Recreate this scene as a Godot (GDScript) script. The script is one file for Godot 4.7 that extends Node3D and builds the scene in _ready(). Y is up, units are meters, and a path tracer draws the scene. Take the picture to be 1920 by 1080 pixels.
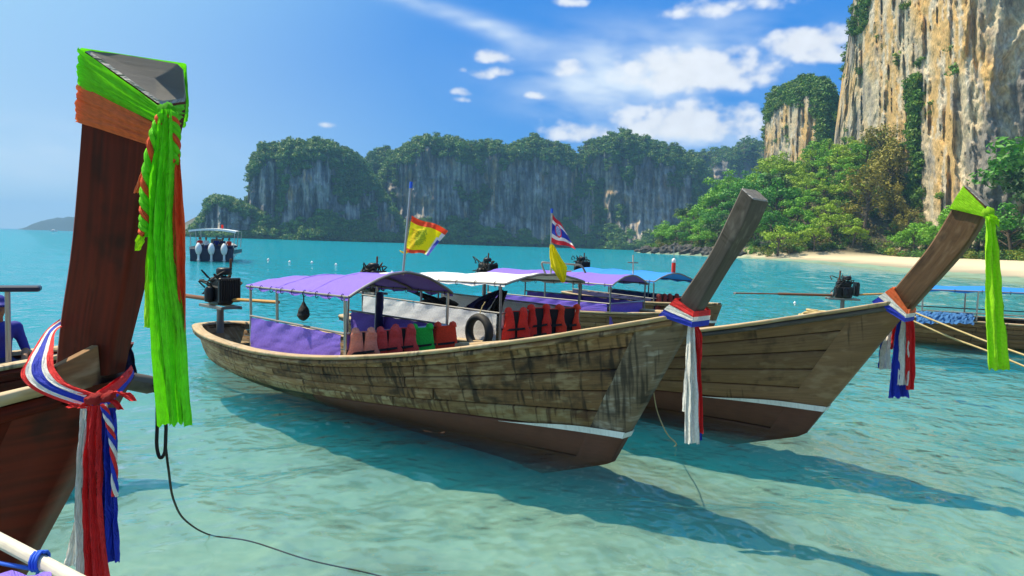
extends Node3D
# A bay of clear shallow water under limestone cliffs, with wooden longtail boats moored off a sandy beach.

var M := {}
var T := {}
var rng := RandomNumberGenerator.new()
var nz := FastNoiseLite.new()
var nz2 := FastNoiseLite.new()
var cam_right: Vector3
var cam_up: Vector3
var cam_forward: Vector3
const EYE := Vector3(0, 2.2, 0)
const FOCAL := 1300.0

# ---------------------------------------------------------------- mesh building
class Geo:
	var v := PackedVector3Array()
	var uv := PackedVector2Array()
	var c := PackedColorArray()
	var i := PackedInt32Array()
	var n := PackedVector3Array()
	var tint := Color(1, 1, 1)

	func point(p: Vector3, u := Vector2.ZERO) -> int:
		v.append(p); uv.append(u); c.append(tint)
		return v.size() - 1

	func tri(a: int, b: int, d: int) -> void:
		i.append(a); i.append(b); i.append(d)

	func quad(a: Vector3, b: Vector3, d: Vector3, e: Vector3, s := 1.0) -> void:
		var k := point(a, Vector2(0, 0)); point(b, Vector2((b - a).length() * s, 0)); point(d, Vector2((b - a).length() * s, (d - b).length() * s)); point(e, Vector2(0, (e - a).length() * s))
		tri(k, k + 2, k + 1); tri(k, k + 3, k + 2)

	# rows of points joined into a smooth sheet; uvs as rows too, or metres along both ways
	func grid(rows: Array, closed := false, uvs: Array = [], off := Vector2.ZERO, cols: Array = []) -> void:
		var m: int = rows[0].size()
		var base := v.size()
		var along := 0.0
		for r in rows.size():
			var row: PackedVector3Array = rows[r]
			if r > 0:
				along += row[m / 2].distance_to(rows[r - 1][m / 2])
			var across := 0.0
			for k in m + (1 if closed else 0):
				var p := row[k % m]
				if k > 0:
					across += p.distance_to(row[k - 1])
				v.append(p)
				uv.append(uvs[r][k] if uvs else off + Vector2(along, across))
				c.append(cols[r][k % m] if cols else tint)
		var w := m + (1 if closed else 0)
		for r in rows.size() - 1:
			for k in w - 1:
				var a := base + r * w + k
				i.append(a); i.append(a + 1); i.append(a + w)
				i.append(a + 1); i.append(a + w + 1); i.append(a + w)

	func fan(pts: PackedVector3Array) -> void:
		var mid := Vector3.ZERO
		for p in pts:
			mid += p
		mid /= pts.size()
		var k := point(mid, Vector2(mid.x, mid.y))
		for p in pts:
			point(p, Vector2(p.x + p.z, p.y))
		for q in pts.size():
			tri(k, k + 1 + (q + 1) % pts.size(), k + 1 + q)

	func tube(pts: PackedVector3Array, rads, sides := 8, caps := true) -> void:
		var rows := []
		var up := Vector3.UP
		var t0 := (pts[1] - pts[0]).normalized()
		if absf(t0.dot(up)) > 0.9:
			up = Vector3.RIGHT
		var side := t0.cross(up).normalized()
		for k in pts.size():
			var t := (pts[mini(k + 1, pts.size() - 1)] - pts[maxi(k - 1, 0)]).normalized()
			side = (side - t * side.dot(t)).normalized()
			var other := t.cross(side)
			var r: float = rads if rads is float else rads[k]
			var row := PackedVector3Array()
			for s in sides:
				var a := TAU * s / sides
				row.append(pts[k] + (side * cos(a) + other * sin(a)) * r)
			rows.append(row)
		grid(rows, true)
		if caps:
			fan(rows[0])
			var last: PackedVector3Array = rows[-1].duplicate()
			last.reverse()
			fan(last)

	# a box with chamfered edges, x, y and z its half sizes in the frame B at o
	func box(o: Vector3, half: Vector3, b := Basis.IDENTITY, ch := 0.006) -> void:
		ch = minf(ch, 0.45 * minf(half.x, minf(half.y, half.z)))
		var rows := []
		for lv: Vector2 in [Vector2(-half.y, ch), Vector2(-half.y + ch, 0), Vector2(half.y - ch, 0), Vector2(half.y, ch)]:
			var row := PackedVector3Array()
			var x := half.x - lv.y
			var z := half.z - lv.y
			for q: Vector2 in [Vector2(-x + ch, -z), Vector2(x - ch, -z), Vector2(x, -z + ch), Vector2(x, z - ch), Vector2(x - ch, z), Vector2(-x + ch, z), Vector2(-x, z - ch), Vector2(-x, -z + ch)]:
				row.append(o + b * Vector3(q.x, lv.x, q.y))
			rows.append(row)
		for r in 3:
			for k in 8:
				quad(rows[r][k], rows[r][(k + 1) % 8], rows[r + 1][(k + 1) % 8], rows[r + 1][k])
		fan(rows[0])
		var top: PackedVector3Array = rows[3].duplicate()
		top.reverse()
		fan(top)

	func lathe(o: Vector3, profile: PackedVector2Array, sides := 14, b := Basis.IDENTITY) -> void:
		var rows := []
		for p in profile:
			var row := PackedVector3Array()
			for s in sides:
				var a := TAU * s / sides
				row.append(o + b * Vector3(cos(a) * p.x, p.y, sin(a) * p.x))
			rows.append(row)
		grid(rows, true)

	func ball(o: Vector3, r: Vector3, b := Basis.IDENTITY, sides := 12) -> void:
		var rows := []
		for k in 9:
			var a := PI * k / 8.0 - PI / 2
			var row := PackedVector3Array()
			for s in sides:
				var q := TAU * s / sides
				row.append(o + b * (Vector3(cos(a) * cos(q), sin(a), cos(a) * sin(q)) * r))
			rows.append(row)
		grid(rows, true)

	func mesh(mat: Material) -> ArrayMesh:
		if n.size() != v.size():
			n.resize(v.size())
			n.fill(Vector3.ZERO)
			for k in range(0, i.size(), 3):
				var a := i[k]
				var b := i[k + 1]
				var d := i[k + 2]
				var w := (v[d] - v[a]).cross(v[b] - v[a])
				n[a] += w; n[b] += w; n[d] += w
			for k in n.size():
				n[k] = n[k].normalized() if n[k].length_squared() > 1e-20 else Vector3.UP
		var arr := []
		arr.resize(Mesh.ARRAY_MAX)
		arr[Mesh.ARRAY_VERTEX] = v; arr[Mesh.ARRAY_NORMAL] = n; arr[Mesh.ARRAY_TEX_UV] = uv; arr[Mesh.ARRAY_COLOR] = c; arr[Mesh.ARRAY_INDEX] = i
		var me := ArrayMesh.new()
		me.add_surface_from_arrays(Mesh.PRIMITIVE_TRIANGLES, arr)
		me.surface_set_material(0, mat)
		return me

# ---------------------------------------------------------------- objects
func part(called: String, g: Geo, mat: Material, parent: Node3D = self, label := "") -> MeshInstance3D:
	var o := MeshInstance3D.new()
	o.name = called
	o.mesh = g.mesh(mat)
	parent.add_child(o, true)
	if label:
		o.set_meta("label", label)
	return o

func tag(o: Node3D, label: String, category: String, group := "", kind := "") -> Node3D:
	o.set_meta("label", label)
	o.set_meta("category", category)
	if group:
		o.set_meta("group", group)
	if kind:
		o.set_meta("kind", kind)
	return o

var used := {}
func numbered(called: String) -> String:
	used[called] = used.get(called, -1) + 1
	return called if used[called] == 0 else "%s_%03d" % [called, used[called]]

func thing(called: String, label: String, category: String, at := Vector3.ZERO, group := "") -> Node3D:
	var o := Node3D.new()
	o.name = numbered(called)
	add_child(o)
	o.position = at
	return tag(o, label, category, group)

func holder(called: String, parent: Node3D) -> Node3D:
	var o := Node3D.new()
	o.name = called
	parent.add_child(o, true)
	return o

# ---------------------------------------------------------------- the camera's view as places
func ray(x: float, y: float) -> Vector3:
	return cam_forward + cam_right * ((x - 960.0) / FOCAL) - cam_up * ((y - 540.0) / FOCAL)

func spot(x: float, y: float, d: float) -> Vector3:      # the place seen at a pixel of the photograph, d metres ahead
	return EYE + ray(x, y) * d

func level(x: float, y: float, h := 0.0) -> Vector3:      # the same at height h
	var r := ray(x, y)
	return EYE + r * ((h - EYE.y) / r.y)

func inside(b: Dictionary, x: float, y: float, lx: float) -> Vector3:   # the same on the plane lx of a boat, in that boat's own axes
	var inv: Transform3D = b.xf.affine_inverse()
	var o := inv * EYE
	var d := inv.basis * ray(x, y)
	return o + d * ((lx - o.x) / d.x)

func smooth(p: PackedVector3Array, n: int) -> PackedVector3Array:
	var out := PackedVector3Array()
	var m := p.size() - 1
	for k in n + 1:
		var t := float(k) / n * m
		var j := mini(int(t), m - 1)
		out.append(p[j].cubic_interpolate(p[j + 1], p[maxi(j - 1, 0)], p[mini(j + 2, m)], t - j))
	return out

func lut(pts: Array, x: float) -> float:
	if x <= pts[0].x:
		return pts[0].y
	for k in range(1, pts.size()):
		if x <= pts[k].x:
			return lerpf(pts[k - 1].y, pts[k].y, (x - pts[k - 1].x) / (pts[k].x - pts[k - 1].x))
	return pts[-1].y

# ---------------------------------------------------------------- materials
func lin(r: float, g: float, b: float, a := 1.0) -> Color:
	var q := Color(r, g, b).linear_to_srgb()
	q.a = a
	return q

func mat(called: String, color: Color, rough := 0.8, tex = null, scale := 1.0, metal := 0.0) -> StandardMaterial3D:
	var m := StandardMaterial3D.new()
	m.resource_name = called
	m.albedo_color = color
	m.roughness = rough
	m.metallic = metal
	if tex:
		m.albedo_texture = tex
		m.uv1_scale = Vector3.ONE * scale
	M[called] = m
	return m

func noise(seed_: int, freq: float, oct := 3, kind := FastNoiseLite.TYPE_SIMPLEX_SMOOTH) -> FastNoiseLite:
	var f := FastNoiseLite.new()
	f.seed = seed_
	f.frequency = freq
	f.noise_type = kind
	f.fractal_type = FastNoiseLite.FRACTAL_FBM if oct > 1 else FastNoiseLite.FRACTAL_NONE
	f.fractal_octaves = oct
	return f

# old boards: grain along u, weather stains, dark runs down v, patches of worn paint; colours are linear
func wood(seed_: int, base: Color, dark: Color, paint: Color, stain: Color, share: Vector3, w := 768, h := 384) -> ImageTexture:
	var grain := noise(seed_, 1.0, 3)
	var blot := noise(seed_ + 1, 1.0, 4)
	var run := noise(seed_ + 2, 1.0, 3)
	var wear := noise(seed_ + 3, 1.0, 4)
	var im := Image.create(w, h, false, Image.FORMAT_RGB8)
	for y in h:
		var v := 2.0 * y / h
		for x in w:
			var a := TAU * x / w                # round a cylinder, so that the picture joins on to itself
			var u := cos(a) * 4.0 / TAU
			var u2 := sin(a) * 4.0 / TAU
			var g := grain.get_noise_3d(u * 1.6, u2 * 1.6, v * 60.0)
			var q := base.lerp(dark, clampf(0.32 + 0.55 * g + 0.35 * blot.get_noise_3d(u * 0.9 + 40, u2 * 0.9, v * 1.2), 0, 1))
			var worn := smoothstep(0.15 - share.x, 0.60 - share.x, 0.7 * wear.get_noise_3d(u * 4.0, u2 * 4.0, v * 14.0) + 0.5 * blot.get_noise_3d(u * 0.9 + 20, u2 * 0.9, v * 1.6) + 0.2 * g)
			q = q.lerp(paint, worn * 0.75)
			var b := smoothstep(0.22 - share.y, 0.85 - share.y, blot.get_noise_3d(u * 1.7 + 9, u2 * 1.7, v * 3.0) + 0.35 * wear.get_noise_3d(u * 9.0 + 5, u2 * 9.0, v * 8.0) + 0.12 * g)
			q = q.lerp(stain, b * 0.85)
			var s := smoothstep(0.28 - share.z, 0.66 - share.z, run.get_noise_3d(u * 15.0, u2 * 15.0, v * 1.7) * 0.75 + 0.6 * blot.get_noise_3d(u * 1.3, u2 * 1.3, v * 1.5))
			q = q.lerp(stain * 0.6, s * 0.8)
			im.set_pixel(x, y, q.linear_to_srgb())
	im.generate_mipmaps()
	return ImageTexture.create_from_image(im)

func weave(seed_: int, low: float) -> ImageTexture:      # woven cloth with faint weft and dirt, a grey to multiply
	var f := noise(seed_, 0.02, 3)
	var g := noise(seed_ + 1, 0.35, 2)
	var im := Image.create(256, 256, false, Image.FORMAT_RGB8)
	for y in 256:
		for x in 256:
			var t := 0.88 + 0.05 * sin(x * 1.7) * sin(y * 1.9) + 0.22 * f.get_noise_2d(x, y) + 0.22 * g.get_noise_2d(x * 0.08, y * 0.7)
			t = clampf(lerpf(low, 1.0, t), 0, 1)
			im.set_pixel(x, y, Color(t, t, t))
	return ImageTexture.create_from_image(im)

func bumps(seed_: int, freq: float, oct: int, strength: float, size := 512) -> NoiseTexture2D:
	var t := NoiseTexture2D.new()
	t.width = size; t.height = size
	t.seamless = true
	t.as_normal_map = true
	t.bump_strength = strength
	t.noise = noise(seed_, freq, oct)
	return t

func relief(seed_: int, freq: float, oct: int, size := 512) -> NoiseTexture2D:
	var t := NoiseTexture2D.new()
	t.width = size; t.height = size
	t.seamless = true
	t.noise = noise(seed_, freq, oct)
	return t

func cloth_mat(called: String, color: Color, through := 0.5) -> StandardMaterial3D:
	var m := mat(called, color, 0.75, T.weave, 4.0)
	m.backlight_enabled = true
	m.backlight = Color(through, through, through)
	m.rim_enabled = true
	m.rim = 0.25
	m.heightmap_enabled = true
	m.heightmap_texture = T.crease
	m.heightmap_scale = 0.6
	return m

func leaf_mat(called: String) -> StandardMaterial3D:
	var m := mat(called, Color.WHITE, 0.6)
	m.vertex_color_use_as_albedo = true
	m.backlight_enabled = true
	m.backlight = Color(0.6, 0.6, 0.6)
	return m

func rock_mat(called: String, size: float, deep: float) -> StandardMaterial3D:
	var m := mat(called, Color.WHITE, 0.95)
	m.vertex_color_use_as_albedo = true
	m.uv1_triplanar = true
	m.uv1_scale = Vector3(1.0 / size, 0.5 / size, 1.0 / size)
	m.heightmap_enabled = true
	m.heightmap_texture = T.rock_relief
	m.heightmap_scale = deep
	m.albedo_texture = T.rock_grain
	return m

func _ready() -> void:
	rng.seed = 7
	nz = noise(11, 1.0, 1)
	nz2 = noise(23, 1.0, 4)
	# camera: eye 2.2 m over the water, tipped 3.6 degrees down and rolled 1.8 degrees
	var tip := deg_to_rad(3.618)
	var roll := deg_to_rad(1.776)
	cam_forward = Vector3(0, -sin(tip), -cos(tip))
	var up0 := Vector3(0, cos(tip), -sin(tip))
	cam_right = Vector3.RIGHT * cos(roll) + up0 * sin(roll)
	cam_up = up0 * cos(roll) - Vector3.RIGHT * sin(roll)
	var cam := Camera3D.new()
	cam.name = "camera"
	cam.transform = Transform3D(Basis(cam_right, cam_up, -cam_forward), EYE)
	cam.fov = 45.114
	cam.near = 0.05
	cam.far = 9000.0
	add_child(cam)
	cam.make_current()
	# sky, haze and exposure
	var env := Environment.new()
	env.background_mode = Environment.BG_SKY
	var sky := Sky.new()
	var pan := PanoramaSkyMaterial.new()
	pan.panorama = sky_picture()
	sky.sky_material = pan
	env.sky = sky
	env.background_energy_multiplier = 0.75
	env.tonemap_mode = Environment.TONE_MAPPER_LINEAR
	env.tonemap_exposure = 1.52
	env.fog_enabled = true
	env.fog_density = 0.00025
	env.fog_light_color = Color(0.58, 0.81, 1.0)
	env.volumetric_fog_enabled = true
	env.volumetric_fog_density = 0.0
	env.sdfgi_enabled = true
	env.ssao_enabled = true
	env.ssil_enabled = true
	var we := WorldEnvironment.new()
	we.name = "environment"
	we.environment = env
	add_child(we)
	# sun: from the left and a little beyond, about 62 degrees high
	var sun := DirectionalLight3D.new()
	sun.name = "sun"
	sun.light_color = Color(1.0, 0.93, 0.80)
	sun.light_energy = 1.6
	sun.light_angular_distance = 0.9
	sun.shadow_enabled = true
	var from := Vector3(-cos(deg_to_rad(20)), tan(deg_to_rad(62)), -sin(deg_to_rad(20)))
	sun.transform = Transform3D(Basis.looking_at(-from, Vector3.UP), Vector3(-20, 30, 0))
	add_child(sun)
	make_materials()
	shore_and_bed()
	sea()
	cliffs()
	forest()
	shore_rocks()
	boats()
	far_boats()
	details()

# ---------------------------------------------------------------- sky: air and clouds
func sky_dir(px: float, py: float) -> Vector2:           # azimuth to the right of -z and elevation, degrees
	var d := ray(px, py).normalized()
	return Vector2(rad_to_deg(atan2(d.x, -d.z)), rad_to_deg(asin(d.y)))

func sky_picture() -> ImageTexture:
	var w := 4096
	var h := 2048
	var big := noise(41, 1.0, 4)
	var fine := noise(42, 1.0, 5)
	var wisp := noise(43, 1.0, 4)
	# clouds in view: centre, half sizes and strength; kind 0 heaped, 1 veil
	var heaps := []
	for q in [[1320, 140, 150, 52, 1.0, 0], [1230, 120, 70, 30, 0.7, 0], [1290, 235, 170, 48, 1.0, 0], [1380, 225, 60, 40, 0.6, 0], [1090, 250, 90, 26, 0.8, 0], [1515, 82, 85, 36, 1.1, 0], [1300, 20, 80, 20, 0.5, 0], [1545, 100, 70, 26, 0.9, 0],
			[920, 108, 42, 15, 0.8, 0], [905, 141, 34, 12, 0.75, 0], [940, 136, 30, 11, 0.75, 0], [868, 174, 22, 9, 0.65, 0], [866, 188, 20, 7, 0.6, 0], [866, 132, 12, 6, 0.5, 0], [1008, 180, 24, 9, 0.6, 0], [1060, 130, 40, 18, 0.6, 0], [614, 236, 18, 6, 0.6, 0], [1070, 4, 30, 12, 0.6, 0], [1400, 8, 90, 16, 0.35, 0],
			[1200, 130, 250, 85, 0.5, 1], [1130, 180, 190, 70, 0.35, 1], [1350, 60, 220, 40, 0.2, 1], [60, 290, 300, 70, 0.25, 1], [990, 84, 60, 20, 0.40, 1], [945, 62, 60, 15, 0.42, 1], [900, 45, 60, 12, 0.42, 1], [850, 26, 60, 11, 0.38, 1], [800, 10, 60, 10, 0.34, 1], [750, -4, 60, 10, 0.3, 1], [1300, 265, 190, 40, 0.6, 1]]:
		var c := sky_dir(q[0], q[1])
		heaps.append([c.x, c.y, q[2] / 22.7 * 0.95, q[3] / 22.7 * 0.95, q[4], q[5]])
	var sun_at := Vector3(-cos(deg_to_rad(20)), tan(deg_to_rad(62)), -sin(deg_to_rad(20))).normalized()
	var im := Image.create(w, h, false, Image.FORMAT_RGB8)
	var top := Vector3(0.024, 0.225, 0.72)
	var low := Vector3(0.15, 0.47, 0.86)
	var glow_c := Vector3(0.42, 0.80, 0.97)
	for y in h:
		var e := 90.0 - 180.0 * (y + 0.5) / h
		var el := deg_to_rad(e)
		var step := 1 if e < 30.0 and e > -1.0 else 8
		if e < -1.0 and y % 8:
			continue
		for x in range(0, w, step):
			var a := wrapf(360.0 * (x + 0.5) / w, -180.0, 180.0)      # -z lies at the left edge of a panorama
			var d := Vector3(sin(deg_to_rad(a)) * cos(el), sin(el), -cos(deg_to_rad(a)) * cos(el))
			var near := d.dot(sun_at)
			var up := maxf(e, 0.0)
			var q := top.lerp(low, exp(-up / 7.5) * 0.9)
			q = q.lerp(glow_c, smoothstep(0.44, 0.82, near) * 0.9)
			# paler towards the sun's side low over the sea
			var side := smoothstep(0.25, 0.95, cos(deg_to_rad(a + 70.0)))
			q = q.lerp(Vector3(0.64, 0.86, 0.95), exp(-up / 16.0) * side * 0.95)
			if e > -1.0:
				var k := 0.0
				var veil := 0.0
				var n := big.get_noise_3d(d.x * 7, d.y * 16, d.z * 7)
				var f := fine.get_noise_3d(d.x * 24, d.y * 36, d.z * 24)
				if absf(a) < 41.0 and e < 22.0:
					for b: Array in heaps:
						var dx: float = (a - b[0]) / b[2]
						var dy: float = (e - b[1]) / b[3]
						if dy < 0.0 and b[5] == 0:
							dy *= 1.5
						var r := dx * dx + dy * dy
						if r < 3.0:
							if b[5] == 0:
								k = maxf(k, smoothstep(0.02, 0.80, b[4] * (1.25 - r) * 0.75 + 0.75 * f + 0.25 * n))
							else:
								veil += b[4] * exp(-r * 1.6) * clampf(0.75 + 0.9 * n + 0.5 * wisp.get_noise_3d((d.x + d.y * 1.5) * 9, d.y * 30, d.z * 9), 0, 1.3)
				else:
					var edge := smoothstep(41, 48, absf(a)) if e < 22.0 else smoothstep(22.0, 27.0, e)
					k = smoothstep(0.28, 0.55, big.get_noise_3d(d.x * 3.1 + 5, d.y * 7, d.z * 3.1) + 0.35 * f) * edge
					veil = 0.4 * edge * clampf(wisp.get_noise_3d(d.x * 3, d.y * 9, d.z * 3) + 0.1, 0, 1)
				var white := Vector3(0.86, 0.90, 0.95) * (0.93 + 0.10 * f)
				q = q.lerp(Vector3(0.74, 0.85, 0.95), clampf(veil * 1.3, 0, 0.88))
				q = q.lerp(white, k * 0.93)
			var col := Color(q.x, q.y, q.z).linear_to_srgb()
			if step == 1:
				im.set_pixel(x, y, col)
			elif y % 8 == 0:
				im.fill_rect(Rect2i(x, y, 8, 8), col)
	return ImageTexture.create_from_image(im)

func make_materials() -> void:
	T.weave = weave(3, 0.68)
	var cr := noise(5, 1.0, 4)
	var ci := Image.create(256, 256, false, Image.FORMAT_RGB8)
	for y in 256:
		for x in 256:
			var t := 0.5 + 0.6 * cr.get_noise_2d(x * 0.012, y * 0.09) + 0.15 * cr.get_noise_2d(x * 0.08, y * 0.2)
			ci.set_pixel(x, y, Color(t, t, t))
	T.crease = ImageTexture.create_from_image(ci)
	T.rock_relief = relief(51, 0.012, 5)
	var ramp := Gradient.new()
	ramp.set_color(0, Color(0.62, 0.62, 0.63))
	ramp.set_color(1, Color(1, 1, 0.99))
	T.rock_grain = relief(52, 0.02, 5)
	T.rock_grain.color_ramp = ramp
	T.hull = wood(61, Color(0.40, 0.245, 0.115), Color(0.16, 0.092, 0.044), Color(0.50, 0.39, 0.25), Color(0.05, 0.032, 0.018), Vector3(0.36, 0.06, 0.02))
	T.hull_bow = wood(71, Color(0.26, 0.145, 0.062), Color(0.095, 0.05, 0.024), Color(0.43, 0.32, 0.19), Color(0.026, 0.014, 0.008), Vector3(0.20, 0.28, 0.24))  # darker bow boards: real stains, plus shade painted into the wood
	T.hull_rust = wood(73, Color(0.30, 0.20, 0.085), Color(0.12, 0.07, 0.03), Color(0.40, 0.34, 0.20), Color(0.10, 0.036, 0.010), Vector3(0.26, 0.22, 0.26))
	T.hull_stem = wood(75, Color(0.21, 0.155, 0.10), Color(0.08, 0.055, 0.035), Color(0.38, 0.34, 0.28), Color(0.03, 0.022, 0.017), Vector3(0.16, 0.22, 0.24))
	T.hull_brown = wood(81, Color(0.24, 0.135, 0.064), Color(0.11, 0.06, 0.03), Color(0.30, 0.195, 0.11), Color(0.05, 0.028, 0.014), Vector3(0.05, 0.03, -0.08))
	T.cap = wood(91, Color(0.52, 0.38, 0.22), Color(0.16, 0.12, 0.08), Color(0.46, 0.40, 0.30), Color(0.09, 0.06, 0.04), Vector3(0.2, 0.0, -0.1), 512, 256)
	T.post = wood(95, Color(0.090, 0.078, 0.068), Color(0.032, 0.029, 0.029), Color(0.16, 0.145, 0.13), Color(0.03, 0.025, 0.02), Vector3(0.0, 0.05, -0.1), 512, 256)
	T.red = wood(97, Color(0.125, 0.014, 0.006), Color(0.022, 0.005, 0.004), Color(0.13, 0.026, 0.010), Color(0.016, 0.006, 0.005), Vector3(-0.05, 0.02, -0.15), 512, 256)
	for q in [["hull", T.hull], ["hull_bow", T.hull_bow], ["hull_brown", T.hull_brown], ["hull_rust", T.hull_rust], ["hull_stem", T.hull_stem], ["cap", T.cap], ["post", T.post], ["post_brown", T.hull_brown], ["red_wood", T.red]]:
		var m := mat(q[0], Color.WHITE, 0.82, q[1])
		m.uv1_scale = Vector3(0.25, 0.5, 1)
		m.heightmap_enabled = true
		m.heightmap_texture = q[1]
		m.heightmap_scale = 0.5
	M.red_wood.roughness = 0.5
	M.red_wood.metallic_specular = 0.3
	M.post_brown.albedo_color = Color(0.78, 0.76, 0.76)
	# a few tones of each kind of hull board
	M.hull_red = M.red_wood.duplicate()
	M.hull_red.roughness = 0.8
	for q: String in ["hull", "hull_bow", "hull_brown", "hull_rust", "red_wood", "hull_red"]:
		for k in 3:
			M[q + str(k)] = M[q].duplicate()
			M[q + str(k)].albedo_color *= [Color(1, 1, 1), Color(0.86, 0.85, 0.83), Color(0.94, 0.94, 0.92)][k]
	mat("bottom_red", lin(0.105, 0.034, 0.020), 0.7, T.weave, 0.7)
	mat("bottom_dark", lin(0.045, 0.055, 0.032), 0.7, T.weave, 0.7)
	mat("white_paint", lin(0.72, 0.76, 0.78), 0.6, T.weave, 0.5)
	mat("deck", lin(0.13, 0.10, 0.07), 0.9, T.post)
	M.deck.uv1_scale = Vector3(0.25, 0.5, 1)
	mat("steel", lin(0.42, 0.43, 0.44), 0.35, null, 1.0, 0.8)
	mat("dull_steel", lin(0.20, 0.20, 0.20), 0.55, null, 1.0, 0.5)
	mat("iron", lin(0.012, 0.013, 0.018), 0.45, null, 1.0, 0.3)
	mat("rust", lin(0.16, 0.065, 0.03), 0.8, T.weave, 2.0)
	mat("bamboo", lin(0.50, 0.27, 0.07), 0.5, T.weave, 2.0)
	mat("rubber", lin(0.012, 0.012, 0.013), 0.7)
	mat("black_strap", lin(0.010, 0.010, 0.012), 0.8)
	mat("rope_tan", lin(0.52, 0.41, 0.20), 0.9, T.weave, 3.0)
	mat("rope_black", lin(0.012, 0.010, 0.014), 0.8)
	mat("rope_blue", lin(0.01, 0.10, 0.65), 0.7)
	mat("pole_white", lin(0.68, 0.64, 0.52), 0.5, T.weave, 3.0)
	mat("plastic_white", lin(0.80, 0.82, 0.84), 0.35)
	mat("cowl_white", lin(0.62, 0.66, 0.70), 0.3)
	mat("navy", lin(0.012, 0.02, 0.06), 0.4)
	mat("skin", lin(0.24, 0.12, 0.07), 0.6)
	mat("skin_pale", lin(0.55, 0.33, 0.24), 0.6)
	mat("end_grain", lin(0.62, 0.61, 0.61), 0.95, T.rock_grain, 3.0)
	M.end_grain.heightmap_enabled = true
	M.end_grain.heightmap_texture = T.rock_relief
	M.end_grain.heightmap_scale = 3.0
	cloth_mat("neon_green", lin(0.20, 0.95, 0.010), 0.9)
	cloth_mat("neon_yellow", lin(0.42, 0.92, 0.006), 0.7)
	cloth_mat("orange", lin(0.92, 0.10, 0.018), 0.6)
	cloth_mat("coral", lin(1.0, 0.22, 0.07), 0.9)
	cloth_mat("sash_red", lin(0.80, 0.016, 0.020), 0.5)
	cloth_mat("sash_white", lin(0.88, 0.87, 0.84), 0.6)
	cloth_mat("sash_blue", lin(0.006, 0.03, 0.50), 0.35)
	cloth_mat("lilac", lin(0.205, 0.12, 0.70), 0.14)
	cloth_mat("purple", lin(0.105, 0.05, 0.52), 0.35)
	cloth_mat("white_cloth", lin(0.84, 0.85, 0.87), 0.25)
	cloth_mat("blue_cloth", lin(0.01, 0.24, 0.80), 0.5)
	cloth_mat("teal_cloth", lin(0.03, 0.11, 0.15), 0.3)
	cloth_mat("navy_cloth", lin(0.006, 0.012, 0.10), 0.2)
	cloth_mat("black_cloth", lin(0.008, 0.009, 0.012), 0.15)
	cloth_mat("blue_tarp", lin(0.03, 0.16, 0.42), 0.3)
	cloth_mat("shirt_blue", lin(0.008, 0.016, 0.30), 0.2)
	cloth_mat("flag_yellow", lin(0.95, 0.84, 0.004), 0.9)
	cloth_mat("jacket_red", lin(0.92, 0.030, 0.012), 0.3)
	cloth_mat("jacket_orange", lin(0.94, 0.055, 0.010), 0.3)
	cloth_mat("jacket_green", lin(0.010, 0.62, 0.06), 0.3)
	cloth_mat("jacket_salmon", lin(0.88, 0.30, 0.20), 0.3)
	cloth_mat("jacket_pink", lin(0.80, 0.07, 0.06), 0.3)
	cloth_mat("jacket_maroon", lin(0.22, 0.022, 0.022), 0.2)
	rock_mat("cliff_near", 9.0, 45.0)
	rock_mat("cliff_far", 28.0, 130.0)
	rock_mat("boulder", 1.6, 8.0)
	leaf_mat("leaves")
	mat("bark", lin(0.10, 0.075, 0.05), 0.9)
	# the sand of beach and sea bed
	var m := mat("sand", Color.WHITE, 0.95)
	m.vertex_color_use_as_albedo = true
	m.uv1_triplanar = true
	m.uv1_world_triplanar = true
	m.uv1_scale = Vector3.ONE * 0.35
	var r2 := Gradient.new()
	r2.set_color(0, Color(0.86, 0.87, 0.86)); r2.set_color(1, Color(1, 1, 1))
	T.sand = relief(55, 0.03, 4)
	T.sand.color_ramp = r2
	m.albedo_texture = T.sand
	# the surface of the water: a clear sheet with small ripples
	var s := mat("water_surface", Color(1, 1, 1, 0.0), 0.03)
	s.transparency = BaseMaterial3D.TRANSPARENCY_ALPHA
	s.metallic_specular = 0.43
	s.normal_enabled = true
	s.normal_texture = bumps(57, 0.012, 3, 14.0, 1024)
	s.normal_scale = 0.75
	s.uv1_triplanar = true
	s.uv1_world_triplanar = true
	s.uv1_scale = Vector3.ONE * 0.15

# ---------------------------------------------------------------- ground: sea bed, beach and the land behind it
var shore: PackedVector2Array
func shore_points() -> void:
	shore = PackedVector2Array()
	for q in [[-900, 60], [-60, 22], [-10, 9], [15, 5], [30, -15], [42, -42], [49.8, -67.5], [55.6, -98], [67, -140], [76.6, -185], [75, -225], [66, -280], [59.6, -326], [67, -370], [105, -480], [150, -700], [123, -857], [60, -865], [-60, -790], [-150, -735], [-264, -690], [-345, -700], [-420, -800], [-420, -2000]]:
		shore.append(Vector2(q[0], q[1]))

func inland(x: float, z: float) -> float:                 # metres from the water's edge, positive on land
	var p := Vector2(x, z)
	var best := 1e9
	for k in shore.size() - 1:
		best = minf(best, p.distance_squared_to(Geometry2D.get_closest_point_to_segment(p, shore[k], shore[k + 1])))
	return sqrt(best) * (1.0 if Geometry2D.is_point_in_polygon(p, land) and not (x < 10.0 and z < -5.0 and z > -600.0) else -1.0)

var land: PackedVector2Array
func ground(x: float, z: float) -> float:
	var d := inland(x, z)
	if d <= 0.0:
		var q := -d
		var y := -0.036 * minf(q, 30.0) - 0.02 * clampf(q - 30.0, 0.0, 160.0)
		return y
	var rocky := smoothstep(-205.0, -245.0, z)
	var beach := minf(0.06 * d, 2.1) + 0.75 * maxf(0.0, d - 43.0)
	var point := minf(0.5 * d, 3.0) + 0.62 * maxf(0.0, d - 6.0)
	return minf(lerpf(beach, point, rocky), 42.0)

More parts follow.
